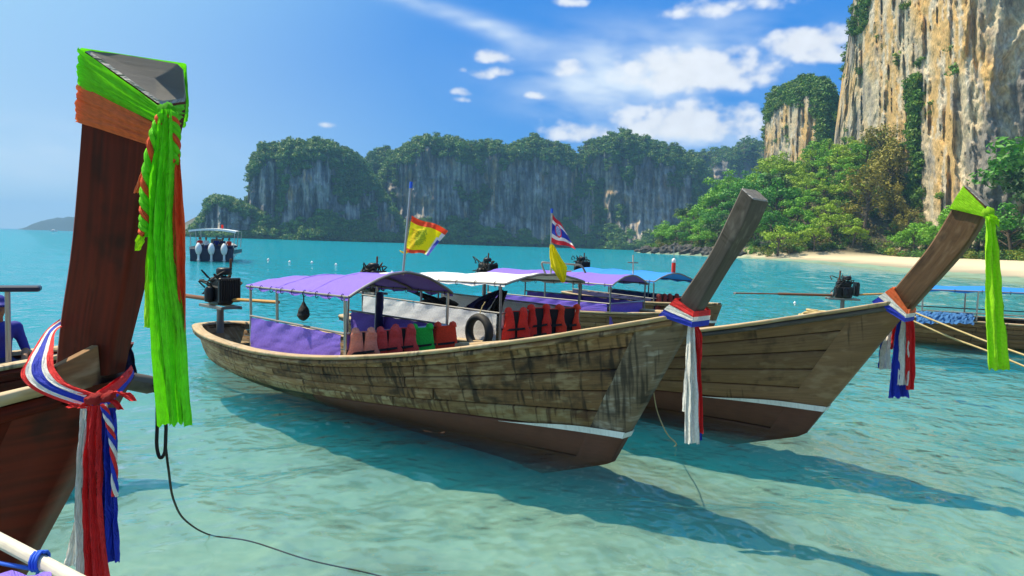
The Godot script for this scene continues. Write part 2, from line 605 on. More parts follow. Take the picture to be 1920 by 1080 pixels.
func polar(radii: PackedFloat32Array, angles: PackedFloat32Array, f: Callable) -> Geo:
	var g := Geo.new()
	var rows := []
	var cols := []
	for r in radii:
		var row := PackedVector3Array()
		var cr := PackedColorArray()
		for a in angles:
			var q: Array = f.call(sin(a) * r, -cos(a) * r, r)
			row.append(q[0]); cr.append(q[1])
		rows.append(row); cols.append(cr)
	g.grid(rows, true, [], Vector2.ZERO, cols)
	for k in g.uv.size():
		g.uv[k] = Vector2(g.v[k].x, g.v[k].z)
	return g

func fan_angles(fine: float, coarse: float) -> PackedFloat32Array:
	var out := PackedFloat32Array()
	var a := -45.0
	while a < 45.0:
		out.append(deg_to_rad(a)); a += fine
	while a < 315.0:
		out.append(deg_to_rad(a)); a += coarse
	return out

func shore_and_bed() -> void:
	shore_points()
	land = shore.duplicate()
	land.append(Vector2(4000, -3500)); land.append(Vector2(4000, 3500)); land.append(Vector2(-900, 3500))
	var radii := PackedFloat32Array([0.0])
	var r := 0.8
	while r < 3000.0:
		radii.append(r)
		r *= 1.014 if r < 30.0 else 1.025 if r < 40.0 else 1.04 if r < 420.0 else 1.12
	var rip := noise(101, 1.0, 2)
	var lump := noise(102, 1.0, 3)
	var patch := noise(103, 1.0, 4)
	var f := func(x: float, z: float, rr: float) -> Array:
		var y := ground(x, z)
		var c := Color(0.205, 0.32, 0.235)
		if y < 0.3:
			if rr < 45.0:
				var bend := lump.get_noise_2d(x * 0.5, z * 0.5) * 2.4
				y += 0.05 * (0.35 - absf(rip.get_noise_2d(x * 0.85 + bend * 0.2, z * 0.85))) * smoothstep(30.0, 10.0, rr)
				y += (0.018 * sin((x * 0.55 + z * 0.83) * 6.0 + bend * 3.0) + 0.03 * rip.get_noise_2d(x * 2.2, z * 2.2)) * smoothstep(45.0, 12.0, rr)
				y += 0.10 * lump.get_noise_2d(x * 0.22, z * 0.22)
			c = c.lerp(Color(0.12, 0.175, 0.13), smoothstep(0.0, 0.5, patch.get_noise_2d(x * 0.3, z * 0.3)) * 0.6)
		elif y < 2.4:
			c = Color(0.66, 0.56, 0.40).lerp(Color(0.34, 0.29, 0.21), smoothstep(1.0, 0.2, y + 0.3 * lump.get_noise_2d(x * 0.05, z * 0.05)))
			if z < -230.0:
				c = c.lerp(Color(0.10, 0.095, 0.085), smoothstep(-240.0, -260.0, z) * (1.0 if z > -640.0 else 0.0))
		else:
			c = Color(0.05, 0.055, 0.025).lerp(Color(0.10, 0.08, 0.05), clampf(0.5 + patch.get_noise_2d(x * 0.1, z * 0.1), 0, 1))
			y += 1.2 * lump.get_noise_2d(x * 0.05, z * 0.05) * smoothstep(2.4, 6.0, y)
		return [Vector3(x, y, z), c]
	var o := part("ground", polar(radii, fan_angles(0.36, 5.0), f), M.sand)
	tag(o, "pale sandy sea bed running up into the beach and the land behind it", "ground", "", "structure")

func sea() -> void:
	var radii := PackedFloat32Array([0.0])
	var r := 0.8
	while r < 3800.0:
		radii.append(r)
		r *= 1.016 if r < 30.0 else 1.03 if r < 120.0 else 1.1
	var w1 := noise(111, 1.0, 2)
	var w2 := noise(112, 1.0, 2)
	var f := func(x: float, z: float, rr: float) -> Array:
		var y := 0.0
		var near := smoothstep(40.0, 8.0, rr)
		y += 0.07 * w1.get_noise_2d(x * 0.35 + z * 0.1, z * 0.75) * smoothstep(160.0, 50.0, rr)
		if near > 0.0:
			y += 0.012 * w2.get_noise_2d(x * 1.3, z * 2.4) * near
		return [Vector3(x, y, z), Color.WHITE]
	var o := part("sea_water", polar(radii, fan_angles(0.45, 4.0), f), M.water_surface)
	tag(o, "clear turquoise sea with small ripples filling the bay", "sea", "", "structure")
	# the body of the water under that surface
	var body := FogVolume.new()
	body.name = "sea_depth"
	body.shape = RenderingServer.FOG_VOLUME_SHAPE_BOX
	body.size = Vector3(7400, 8, 7400)
	body.position = Vector3(0, -4.035, 0)
	var fm := FogMaterial.new()
	fm.resource_name = "water_body"
	fm.albedo = lin(0.0, 0.74, 0.97)
	fm.density = 0.25
	body.material = fm
	add_child(body)
	tag(body, "turquoise depth of the clear sea water", "sea", "", "structure")

# ---------------------------------------------------------------- cliffs
var tufts := []          # [transform, colour] of the clumps of bush on the rock being built

func ridged(f: FastNoiseLite, x: float, y: float) -> float:
	return 1.0 - 2.2 * absf(f.get_noise_2d(x, y))

# o: outline (px, top), far (px, metres), n columns, m rows, amp (buttress, flute, grain), talus, thick, seed, near
func cliff(called: String, label: String, o: Dictionary) -> MeshInstance3D:
	var outline: Array = o.outline
	var x0: float = outline[0].x
	var x1: float = outline[-1].x
	var n: int = o.n if o.near else int(o.n * 1.7)
	var m: int = o.m
	var fa := noise(o.seed, 1.0, 3)
	var fb := noise(o.seed + 1, 1.0, 3)
	var fc := noise(o.seed + 2, 1.0, 4)
	var fd := noise(o.seed + 3, 1.0, 4)
	var rows := []
	var cols := []
	for r in m + 8:
		rows.append(PackedVector3Array()); cols.append(PackedColorArray())
	var along := 0.0
	var last := Vector3.ZERO
	tufts.clear()
	var near: bool = o.near
	for k in n + 1:
		var x := lerpf(x0, x1, float(k) / n)
		var dist := lut(o.far, x)
		var rt := ray(x, lut(outline, x))
		rt *= dist / Vector2(rt.x, rt.z).length()
		var high := maxf(EYE.y + rt.y, 1.0)
		var rb := ray(x, 428.0 + 0.031 * x)
		rb *= dist / Vector2(rb.x, rb.z).length()
		var base := EYE + Vector3(rb.x, -EYE.y, rb.z)
		var out := -Vector3(rb.x, 0, rb.z).normalized()
		var lean := Vector3(rt.x - rb.x, 0, rt.z - rb.z)
		if k > 0:
			along += base.distance_to(last)
		last = base
		var crown := 0.5 + 0.5 * fa.get_noise_2d(along / 40.0, 77.0)
		var top := high * (1.0 + (0.02 if near else 0.05) * fb.get_noise_2d(along / 7.0, 5.0))
		var rim := lerpf(0.72, 0.9, crown)
		for r in m + 8:
			var v := minf(float(r) / m, 1.0)
			var y := top * v
			var big := fa.get_noise_2d(along / (70.0 if not near else 45.0), y / 150.0)
			var flute := ridged(fb, along / (26.0 if not near else 13.0), y / (90.0 if not near else 70.0))
			var grain := fc.get_noise_2d(along / 9.0, y / 16.0)
			var ledge := fd.get_noise_2d(along / 40.0, y / 9.0)
			var disp: float = o.amp.x * big + o.amp.y * flute + o.amp.z * (grain + 0.7 * ledge)
			if near:
				disp += 1.2 * ridged(fc, along / 6.5 + 0.5 * fd.get_noise_2d(along / 9.0, y / 14.0), y / 22.0) + 1.3 * fd.get_noise_2d(along / 3.0, y / 4.0)
			else:
				disp += 4.0 * ridged(fc, along / 14.0, y / 45.0) + 2.0 * fd.get_noise_2d(along / 6.0, y / 8.0)
			var back := 0.0
			if v > rim:
				back = pow((v - rim) / (1.0 - rim), 2.0) * float(o.round)
			var foot: float = o.talus * pow(clampf(1.0 - v / 0.32, 0, 1), 1.4) * high
			if r > m:
				var b := float(r - m) / 7.0
				back += float(o.thick) * b
				y = top * (1.0 - pow(b, 3.0))
				disp *= 1.0 - b
			var p := base + lean * v + out * (disp * smoothstep(0.0, 0.04, v) + foot - back) + Vector3.UP * y
			rows[r].append(p)
			# the colours of the rock: pale limestone, ochre washes, grey and black water stains in runs, with some shade painted in
			var run := fb.get_noise_2d(along / 5.5 + 30, y / 85.0)
			var run2 := fc.get_noise_2d(along / 2.2, y / 50.0 + 9)
			var area := fa.get_noise_2d(along / 34.0 + 50, y / 48.0)
			var c: Color
			if near:
				var bend := 5.0 * fd.get_noise_2d(along / 22.0 + 9, y / 30.0) + 1.6 * fd.get_noise_2d(along / 5.0, y / 9.0)
				run = fb.get_noise_2d((along + bend) / 13.0 + 30, y / 60.0)
				run2 = fc.get_noise_2d((along + bend) / 4.6, y / 30.0 + 9)
				var warm: float = lut(o.warm, x)  # ochre and grey zones of the rock, sunlit and shaded parts painted in
				c = Color(0.78, 0.66, 0.46)
				c = c.lerp(Color(0.80, 0.50, 0.17), smoothstep(-0.25, 0.45, 1.2 * area + 0.25 * run + warm) * 0.9)
				c = c.lerp(Color(0.84, 0.80, 0.70), smoothstep(0.12, 0.4, run2 + 0.3 * area) * 0.7)
				c = c.lerp(Color(0.22, 0.215, 0.22), smoothstep(-0.02, 0.5, 0.8 * run - 0.9 * warm - 0.8 * area + 0.35 * run2 - 0.05) * 0.85)
				c = c.lerp(Color(0.14, 0.135, 0.135), smoothstep(0.2, 0.5, grain + 0.25 * run2 - 0.08) * 0.6)
			else:
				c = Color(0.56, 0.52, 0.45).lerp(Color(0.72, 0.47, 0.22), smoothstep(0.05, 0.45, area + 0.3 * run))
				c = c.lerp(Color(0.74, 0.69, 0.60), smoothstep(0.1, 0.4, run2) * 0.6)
				c = c.lerp(Color(0.17, 0.165, 0.17), smoothstep(-0.28, 0.22, run + 0.5 * grain) * 0.9)  # true stains, spread wider to paint shade on the far faces
			var green := 0.0
			if not near:
				green = smoothstep(rim - 0.09, rim + 0.03, v + 0.16 * fd.get_noise_2d(along / 25.0, y / 30.0))
				green = maxf(green, smoothstep(0.12, -0.02, v - 0.22 * (0.55 + fd.get_noise_2d(along / 60.0, 3.0))))
				green = maxf(green, smoothstep(0.10, 0.30, -big * 0.9 - 0.35 * flute * 0.3 + 0.4 * fd.get_noise_2d(along / 18.0, y / 40.0) - 0.05))
			else:
				green = smoothstep(float(o.rim_green), float(o.rim_green) + 0.03, v + 0.1 * grain)
				for w: Array in o.creeper:
					var dx: float = (x - lut(w[0], y)) / w[1]
					if y < w[2] and y > w[3] and absf(dx) < 1.6:
						green = maxf(green, 1.0 - dx * dx + 0.9 * grain + 0.6 * fd.get_noise_2d(along / 7.0, y / 9.0))
				green = maxf(green, 0.9 * smoothstep(0.52, 0.60, fd.get_noise_2d(along / 14.0, y / 14.0)))
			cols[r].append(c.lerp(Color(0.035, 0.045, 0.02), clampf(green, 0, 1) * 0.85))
			if r <= m + 3 and green > 0.5 and rng.randf() < float(o.dense):
				var s: float = rng.randf_range(0.6, 1.25) * float(o.tuft)
				var t := Transform3D(Basis(Vector3.UP, rng.randf() * TAU).scaled(Vector3(s, s * rng.randf_range(0.75, 1.1), s)), p + out * s * 0.2)
				var tone := rng.randf_range(0.7, 1.35)
				var yel := rng.randf() * rng.randf()
				tufts.append([t, Color((0.06 + 0.13 * yel) * tone, (0.18 + 0.09 * yel) * tone, 0.016 * tone)])
	var g := Geo.new()
	g.grid(rows, false, [], Vector2.ZERO, cols)
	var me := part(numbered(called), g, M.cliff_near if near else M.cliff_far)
	tag(me, label, "cliff", "", "structure")
	return me

func flat_copies(called: String, mesh_: Mesh, list: Array, parent: Node3D, label := "", category := "") -> void:
	var mm := MultiMesh.new()
	mm.transform_format = MultiMesh.TRANSFORM_3D
	mm.use_colors = true
	mm.mesh = mesh_
	mm.instance_count = list.size()
	for k in list.size():
		mm.set_instance_transform(k, list[k][0])
		mm.set_instance_color(k, list[k][1])
	var o := MultiMeshInstance3D.new()
	o.name = called
	o.multimesh = mm
	parent.add_child(o, true)
	o.set_meta("kind", "stuff")
	if label:
		o.set_meta("label", label); o.set_meta("category", category)

# a clump of leaves about one unit in radius: leaf sized faces spread through a bumpy lump
func clump(count: int, leaf: float, flat: float, seed_: int) -> ArrayMesh:
	var q := RandomNumberGenerator.new()
	q.seed = seed_
	var g := Geo.new()
	var lobes := []
	for k in 7:
		lobes.append([Vector3(q.randf_range(-0.6, 0.6), q.randf_range(-0.25, 0.55), q.randf_range(-0.6, 0.6)), q.randf_range(0.3, 0.55)])
	for k in count:
		var lobe: Array = lobes[k % lobes.size()]
		var d := Vector3(q.randfn(), q.randfn() + 0.25, q.randfn()).normalized()
		var p: Vector3 = lobe[0] + d * lobe[1] * pow(q.randf(), 0.25)
		p.y *= flat
		leaf_face(g, p, (d + Vector3(q.randfn(), q.randfn(), q.randfn()) * 0.45).normalized(), leaf * q.randf_range(0.7, 1.3), q, Color(1, 1, 1) * q.randf_range(0.75, 1.25))
	return g.mesh(M.leaves)

func leaf_face(g: Geo, p: Vector3, nrm: Vector3, size: float, q: RandomNumberGenerator, c: Color) -> void:
	var a := nrm.cross(Vector3(q.randfn(), q.randfn(), q.randfn())).normalized()
	var b := nrm.cross(a)
	c.a = 1.0
	g.tint = c
	var k := g.v.size()
	g.point(p - a * size); g.point(p - b * size * 0.55 + nrm * size * 0.12); g.point(p + a * size); g.point(p + b * size * 0.55 + nrm * size * 0.12)
	g.tri(k, k + 2, k + 1); g.tri(k, k + 3, k + 2)

var tuft_mesh: ArrayMesh
func cliffs() -> void:
	tuft_mesh = clump(90, 0.20, 0.85, 5)
	var far_range := {"n": 150, "m": 64, "amp": Vector3(20, 11, 5.0), "talus": 0.26, "thick": 90.0, "round": 20.0, "near": false, "tuft": 3.9, "dense": 0.5}
	var list := [
		["hazy far cliff behind the others, its wooded top half hidden by the sunlit rock tower", [Vector2(1270, 330), Vector2(1300, 290), Vector2(1335, 276), Vector2(1375, 275), Vector2(1402, 257), Vector2(1435, 262), Vector2(1470, 278), Vector2(1520, 300), Vector2(1580, 330)], [Vector2(1270, 960), Vector2(1580, 960)], 311, 70],
		["grey cliff with a broad bare rock face right of centre under a wooded dome", [Vector2(1068, 340), Vector2(1080, 290), Vector2(1098, 268), Vector2(1122, 262), Vector2(1150, 250), Vector2(1172, 242), Vector2(1200, 254), Vector2(1245, 263), Vector2(1282, 276), Vector2(1312, 296), Vector2(1335, 330), Vector2(1380, 380), Vector2(1420, 430)], [Vector2(1068, 790), Vector2(1180, 740), Vector2(1420, 800)], 321, 110],
		["long middle cliff with several wooded humps behind the yellow flag", [Vector2(672, 420), Vector2(690, 360), Vector2(722, 310), Vector2(742, 285), Vector2(768, 258), Vector2(800, 250), Vector2(846, 259), Vector2(872, 268), Vector2(892, 268), Vector2(912, 260), Vector2(935, 266), Vector2(955, 276), Vector2(978, 262), Vector2(1002, 251), Vector2(1030, 263), Vector2(1060, 268), Vector2(1085, 285), Vector2(1110, 330), Vector2(1130, 420)], [Vector2(672, 760), Vector2(800, 700), Vector2(1130, 780)], 331, 150],
		["small rounded wooded peak between the left cliff and the long middle cliff", [Vector2(640, 400), Vector2(670, 320), Vector2(688, 296), Vector2(702, 283), Vector2(722, 277), Vector2(742, 286), Vector2(762, 320), Vector2(780, 400)], [Vector2(640, 800), Vector2(780, 800)], 341, 50],
		["tall grey left cliff with steep bare rock and a jagged wooded top", [Vector2(452, 420), Vector2(464, 380), Vector2(467, 320), Vector2(474, 298), Vector2(490, 276), Vector2(522, 270), Vector2(540, 262), Vector2(556, 260), Vector2(572, 267), Vector2(590, 257), Vector2(612, 259), Vector2(640, 270), Vector2(662, 284), Vector2(684, 296), Vector2(700, 330), Vector2(730, 380), Vector2(770, 440)], [Vector2(452, 690), Vector2(560, 650), Vector2(770, 720)], 351, 120],
		["low rocky headland at the far left end of the cliffs, beside the speedboat", [Vector2(355, 436), Vector2(372, 418), Vector2(384, 402), Vector2(388, 380), Vector2(404, 368), Vector2(430, 372), Vector2(452, 380), Vector2(475, 388), Vector2(500, 420), Vector2(520, 442)], [Vector2(355, 690), Vector2(430, 660), Vector2(520, 670)], 361, 60],
	]
	for q: Array in list:
		var o := far_range.duplicate()
		o.outline = q[1]; o.far = q[2]; o.seed = q[3]; o.n = q[4]
		var me := cliff("limestone_cliff", q[0], o)
		flat_copies("clifftop_trees", tuft_mesh, tufts, me)
	# the sunlit rock tower and the great wall on the right
	var o2 := {"outline": [Vector2(1432, 300), Vector2(1435, 200), Vector2(1442, 172), Vector2(1458, 158), Vector2(1482, 146), Vector2(1510, 136), Vector2(1540, 140), Vector2(1556, 152), Vector2(1568, 175), Vector2(1600, 230), Vector2(1660, 300)],
		"far": [Vector2(1432, 470), Vector2(1500, 415), Vector2(1545, 400), Vector2(1660, 430)], "n": 110, "m": 90, "amp": Vector3(8, 4, 1.5), "talus": 0.1, "thick": 60.0, "round": 16.0, "near": true, "seed": 371,
		"warm": [Vector2(1432, 0.25), Vector2(1500, 0.05), Vector2(1540, -0.3)], "rim_green": 0.84, "tuft": 2.4, "dense": 0.8, "creeper": [[[Vector2(0, 1555), Vector2(60, 1552), Vector2(110, 1545)], 26.0, 105.0, 0.0]]}
	var me2 := cliff("limestone_cliff", "rock tower with an ochre left face and a bushy top, left of the great wall", o2)
	flat_copies("clifftop_trees", tuft_mesh, tufts, me2)
	var o3 := {"outline": [Vector2(1560, 300), Vector2(1566, 240), Vector2(1574, 180), Vector2(1580, 130), Vector2(1590, 70), Vector2(1597, 10), Vector2(1606, -60), Vector2(1640, -140), Vector2(1760, -230), Vector2(1960, -300), Vector2(2250, -260), Vector2(2600, 0)],
		"far": [Vector2(1560, 352), Vector2(1600, 325), Vector2(1700, 268), Vector2(1790, 236), Vector2(1850, 222), Vector2(1920, 219), Vector2(2100, 215), Vector2(2600, 230)], "n": 330, "m": 190, "amp": Vector3(6, 3.2, 1.2), "talus": 0.03, "thick": 60.0, "round": 10.0, "near": true, "seed": 381,
		"warm": [Vector2(1560, -0.05), Vector2(1620, 0.0), Vector2(1680, 0.22), Vector2(1760, 0.25), Vector2(1800, 0.1), Vector2(1850, -0.2), Vector2(1920, -0.45)], "rim_green": 0.985, "tuft": 1.9, "dense": 0.75,  # greyer to the right, painting in the shade where the wall turns away
		"creeper": [[[Vector2(18, 1722), Vector2(40, 1716), Vector2(62, 1712)], 15.0, 60.0, 0.0], [[Vector2(60, 1600), Vector2(95, 1612), Vector2(120, 1640)], 20.0, 122.0, 92.0], [[Vector2(70, 1765), Vector2(90, 1772)], 14.0, 90.0, 84.0]]}
	var me3 := cliff("limestone_cliff", "great vertical limestone wall with ochre, white and black streaks at the right edge", o3)
	flat_copies("clifftop_trees", tuft_mesh, tufts, me3)
	# the blue hill on the far horizon at the left
	var g := Geo.new()
	var rows := []
	for r in 9:
		rows.append(PackedVector3Array())
	for k in 41:
		var x := lerpf(30, 420, k / 40.0)
		var up := lut([Vector2(30, 0), Vector2(48, 4), Vector2(66, 12), Vector2(86, 17), Vector2(112, 20), Vector2(140, 24), Vector2(200, 26), Vector2(300, 16), Vector2(420, 0)], x) * (1.0 + 0.12 * nz2.get_noise_2d(x * 0.05, 2))
		var rb := ray(x, 428.0 + 0.031 * x)
		rb *= 3300.0 / Vector2(rb.x, rb.z).length()
		for r in 9:
			var v := r / 8.0
			rows[r].append(Vector3(rb.x, 0, rb.z) * (1.0 + (v - 0.5) * 0.16) + Vector3.UP * (up / FOCAL * 3300.0 * sin(v * PI) * (1.0 + 0.2 * nz2.get_noise_2d(x * 0.09, v * 6.0)) - 1.0))
	g.grid(rows)
	mat("far_wood", lin(0.035, 0.05, 0.025), 1.0)
	tag(part("island_hill", g, M.far_wood), "low blue hazy hill on the horizon behind the dark bow post", "hill", "", "structure")

# ---------------------------------------------------------------- the wood behind the beach
func tree_kind(kind: int, seed_: int) -> Node3D:
	var q := RandomNumberGenerator.new()
	q.seed = seed_
	var o := Node3D.new()
	var tr := Geo.new()
	var cr := Geo.new()
	var tall: float = [1.0, 1.0, 1.25, 0.7][kind]
	# trunk and limbs of a tree one unit high
	var lean := Vector3(q.randf_range(-0.1, 0.1), 0, q.randf_range(-0.1, 0.1))
	tr.tube(smooth(PackedVector3Array([Vector3(0, -0.15, 0), lean * 0.4 + Vector3.UP * 0.25, lean + Vector3.UP * 0.55, lean * 1.2 + Vector3.UP * 0.85]), 6), PackedFloat32Array([0.035, 0.03, 0.026, 0.022, 0.018, 0.013, 0.008]), 6)
	var ends := []
	var limbs: int = [9, 11, 12, 8][kind]
	for k in limbs:
		var a := TAU * k / limbs + q.randf_range(-0.4, 0.4)
		var up: float = q.randf_range(0.25, 0.8) if kind != 2 else q.randf_range(0.2, 0.9)
		var reach: float = q.randf_range(0.22, 0.44) * (1.15 - 0.55 * absf(up - 0.45)) * (1.0 if kind != 2 else 0.7)
		var root := lean * (up * 0.8) + Vector3.UP * (up * 0.75)
		var tip := root + Vector3(cos(a) * reach, q.randf_range(0.08, 0.26), sin(a) * reach)
		tr.tube(PackedVector3Array([root, root.lerp(tip, 0.5) + Vector3.UP * 0.03, tip]), PackedFloat32Array([0.014, 0.009, 0.004]), 5, false)
		ends.append(tip)
		ends.append(root.lerp(tip, 0.65) + Vector3(q.randf_range(-0.08, 0.08), q.randf_range(0.02, 0.12), q.randf_range(-0.08, 0.08)))
	ends.append(lean * 1.2 + Vector3.UP * 0.9)
	ends.append(lean * 1.1 + Vector3.UP * 0.78)
	for e: Vector3 in ends:
		var size := q.randf_range(0.10, 0.19)
		var tone := q.randf_range(0.75, 1.3)
		var n := 85
		for k in n:
			var d := Vector3(q.randfn(), q.randfn() * 0.75 + 0.3, q.randfn()).normalized()
			var p: Vector3 = e + d * size * Vector3(1, 0.7, 1) * pow(q.randf(), 0.35)
			if kind == 2:
				p = e + Vector3(d.x * size * 0.7, d.y * size * 1.3, d.z * size * 0.7) * pow(q.randf(), 0.5)
			var c := Color(1, 1, 1) * tone * q.randf_range(0.75, 1.25)
			if q.randf() < 0.06:
				c = Color(1.6, 1.35, 0.8) * tone
			leaf_face(cr, p, (d + Vector3(q.randfn(), q.randfn() + 0.2, q.randfn()) * 0.5).normalized(), q.randf_range(0.020, 0.036) * (1.0 if kind != 2 else 0.8), q, c)
	part("trunk", tr, M.bark, o)
	part("crown", cr, null, o)
	o.scale = Vector3.ONE * tall
	return o

func forest() -> void:
	var leafs := []
	for q in [["leaf_bright", 0.15, 0.39, 0.008], ["leaf_mid", 0.06, 0.26, 0.010], ["leaf_olive", 0.25, 0.23, 0.02], ["leaf_lime", 0.26, 0.42, 0.008], ["leaf_dark", 0.03, 0.095, 0.014]]:
		var m := leaf_mat(q[0])
		m.albedo_color = lin(q[1], q[2], q[3])
		leafs.append(m)
	var protos := []
	for k in 12:
		protos.append(tree_kind([0, 1, 2, 3][k % 4], 500 + k))
	# where trees stand: pixel column, distance, height in metres, kind of crown
	var spots := []
	var tries := 0
	while tries < 7000 and spots.size() < 240:
		tries += 1
		var px := rng.randf_range(1195, 1990)
		var dist := rng.randf_range(95, 345)
		var r := ray(px, 470.0)
		r *= dist / Vector2(r.x, r.z).length()
		var d := inland(r.x, r.z)
		var rocky := r.z < -215.0
		if d < (5.0 if rocky else 37.0) or d > 165.0:
			continue
		var near_shore := d < (16.0 if rocky else 47.0)
		var room := 5.5 if near_shore else 7.2
		var fits := true
		for s: Array in spots:
			if Vector2(s[0].x - r.x, s[0].z - r.z).length() < room:
				fits = false
				break
		if not fits:
			continue
		# seldom where the wall of rock already stands
		if dist > lut([Vector2(1195, 345), Vector2(1560, 330), Vector2(1600, 300), Vector2(1700, 250), Vector2(1790, 220), Vector2(1850, 212), Vector2(1990, 210)], px):
			continue
		var y := ground(r.x, r.z)
		spots.append([Vector3(r.x, y - 0.2, r.z), px, dist, d, near_shore])
	spots.sort_custom(func(a, b): return a[1] < b[1])
	var words := ["bright green", "deep green", "olive brown", "yellow green", "dark green"]
	var shapes := ["broadleaf tree", "spreading tree", "feathery tree", "low bushy tree"]
	var count := {}
	for s: Array in spots:
		var px: float = s[1]
		var kind := 0
		var hue := 0
		var roll := rng.randf()
		if px > 1600 and px < 1850 and s[3] < 85.0:
			kind = 2 if roll < 0.5 else 0
			hue = 2 if roll < 0.5 else [0, 1][rng.randi() % 2]
		elif px > 1480 and px < 1660 and s[3] < 75.0:
			kind = 3
			hue = 3 if roll < 0.5 else 0
		elif px >= 1850 and s[3] > 60:
			kind = 2 if roll < 0.4 else 0
			hue = 2 if roll < 0.4 else 1
		else:
			kind = [0, 1, 0, 3][rng.randi() % 4]
			hue = 0 if roll < 0.42 else 1 if roll < 0.68 else 3 if roll < 0.82 else 4
		var o: Node3D = protos[kind + 4 * (rng.randi() % 3)].duplicate()
		o.name = numbered(["broadleaf_tree", "spreading_tree", "feathery_tree", "bushy_tree"][kind])
		add_child(o)
		var h := rng.randf_range(10.5, 17.0) * (0.72 if s[4] else 1.0) * (0.8 if px < 1290 else 1.0) * (1.55 if px > 1830 and not s[4] else 1.2 if px > 1760 else 1.0)
		o.position = s[0]
		o.rotation.y = rng.randf() * TAU
		var wide := rng.randf_range(1.0, 1.3)
		o.scale *= Vector3(h * wide, h, h * wide)
		(o.get_node("crown") as MeshInstance3D).material_override = leafs[hue]
		var where := "on the rocky point" if px < 1390 else "behind the beach sand" if s[4] else "under the rock tower" if px < 1570 else "below the great wall" if px < 1800 else "at the right edge"
		var key := "%s %s %s" % [words[hue], shapes[kind], where]
		count[key] = count.get(key, 0) + 1
		tag(o, key if count[key] == 1 else "%s, %s from the left" % [key, ordinal(count[key])], "tree", "trees under the cliffs")
	for p: Node3D in protos:
		p.free()
	# bushes and creepers between and under the trees
	var bush := clump(130, 0.14, 0.8, 9)
	var list := []
	for k in 16000:
		if list.size() >= 3600:
			break
		var px := rng.randf_range(1180, 2020)
		var dist := rng.randf_range(90, 350)
		var r := ray(px, 470.0)
		r *= dist / Vector2(r.x, r.z).length()
		var d := inland(r.x, r.z)
		var rocky := r.z < -215.0
		if d < (3.5 if rocky else 34.0) or d > 175.0:
			continue
		var s := rng.randf_range(0.9, 2.3)
		var tone := rng.randf_range(0.6, 1.3)
		var hue := rng.randf()
		var c := Color(0.08, 0.22, 0.012) if hue < 0.5 else Color(0.20, 0.26, 0.012) if hue < 0.75 else Color(0.035, 0.10, 0.012) if hue < 0.9 else Color(0.17, 0.13, 0.02)
		list.append([Transform3D(Basis(Vector3.UP, rng.randf() * TAU).scaled(Vector3(s * 1.2, s, s * 1.2)), Vector3(r.x, ground(r.x, r.z) + s * 0.35, r.z)), c * tone])
	flat_copies("undergrowth", bush, list, self, "green undergrowth filling the slope between the trees", "bushes")

func ordinal(n: int) -> String:
	return "%d%s" % [n, "th" if n % 100 in [11, 12, 13] else ["th", "st", "nd", "rd", "th", "th", "th", "th", "th", "th"][n % 10]]

# ---------------------------------------------------------------- dark rocks at the water's edge
func boulder(p: Vector3, size: Vector3, seed_: int, label: String) -> void:
	var f := noise(seed_, 1.0, 4)
	var rows := []
	var cols := []
	for r in 15:
		var a := PI * r / 14.0 - PI / 2
		var row := PackedVector3Array()
		var cr := PackedColorArray()
		for s in 24:
			var b := TAU * s / 24.0
			var d := Vector3(cos(a) * cos(b), sin(a), cos(a) * sin(b))
			var k := 1.0 + 0.55 * f.get_noise_3d(d.x * 1.6, d.y * 1.6, d.z * 1.6) + 0.18 * f.get_noise_3d(d.x * 5, d.y * 5, d.z * 5)
			row.append(d * size * k)
			cr.append(Color(0.16, 0.155, 0.15).lerp(Color(0.03, 0.028, 0.027), smoothstep(-0.2, 0.3, f.get_noise_3d(d.x * 4 + 9, d.y * 3, d.z * 4))))
		rows.append(row); cols.append(cr)
	var g := Geo.new()
	g.grid(rows, true, [], Vector2.ZERO, cols)
	var o := part(numbered("boulder"), g, M.boulder)
	o.position = p
	tag(o, label, "rock", "rocks at the foot of the wooded point")

func shore_rocks() -> void:
	var k := 0
	var xs := [1196, 1214, 1232, 1250, 1268, 1290, 1308, 1328, 1350, 1368, 1384, 1404, 1440]
	for x: float in xs:
		var dist := lut([Vector2(1190, 322), Vector2(1260, 300), Vector2(1330, 262), Vector2(1395, 228), Vector2(1560, 208)], x)
		var r := ray(x, 470.0)
		r *= dist / Vector2(r.x, r.z).length()
		var d := inland(r.x, r.z)
		for j in 12:
			if d > 1.0 and d < 6.0:
				break
			r *= 1.0 + (2.0 - d) * 0.006
			d = inland(r.x, r.z)
		if x > 1400:
			r *= 1.1
		var s := rng.randf_range(1.7, 3.0)
		k += 1
		boulder(Vector3(r.x, maxf(ground(r.x, r.z), 0) + s * 0.15, r.z), Vector3(s * rng.randf_range(1.0, 1.6), s * rng.randf_range(0.7, 1.1), s), 900 + k, "dark limestone rock %s, %s rock from the left" % ["at the waterline under the wooded point" if x < 1400 else "below the trees behind the beach", ordinal(k)])

# ---------------------------------------------------------------- longtail boats
# A boat's own axes: z towards the bow, y up, x to port; s runs from stern 0 to bow 1, t from keel 0 to gunwale 1.
func boat_frame(b: Dictionary) -> void:
	var f := Vector3(cos(b.phi), 0, sin(b.phi))
	b.xf = Transform3D(Basis(Vector3.UP.cross(f), Vector3.UP, f), Vector3(b.cx, 0, b.cz) - f * float(b.L))

func hull_y(b: Dictionary, s: float) -> Vector2:         # keel and gunwale heights
	var fa := maxf(0.0, (b.sm - s) / b.sm)
	var fb := maxf(0.0, (s - b.sm) / (1.0 - b.sm))
	return Vector2(-0.32 + 0.22 * fa * fa * fa, b.gm + (b.g0 - b.gm) * fa * fa + (b.gb - b.gm) * pow(fb, b.pg))

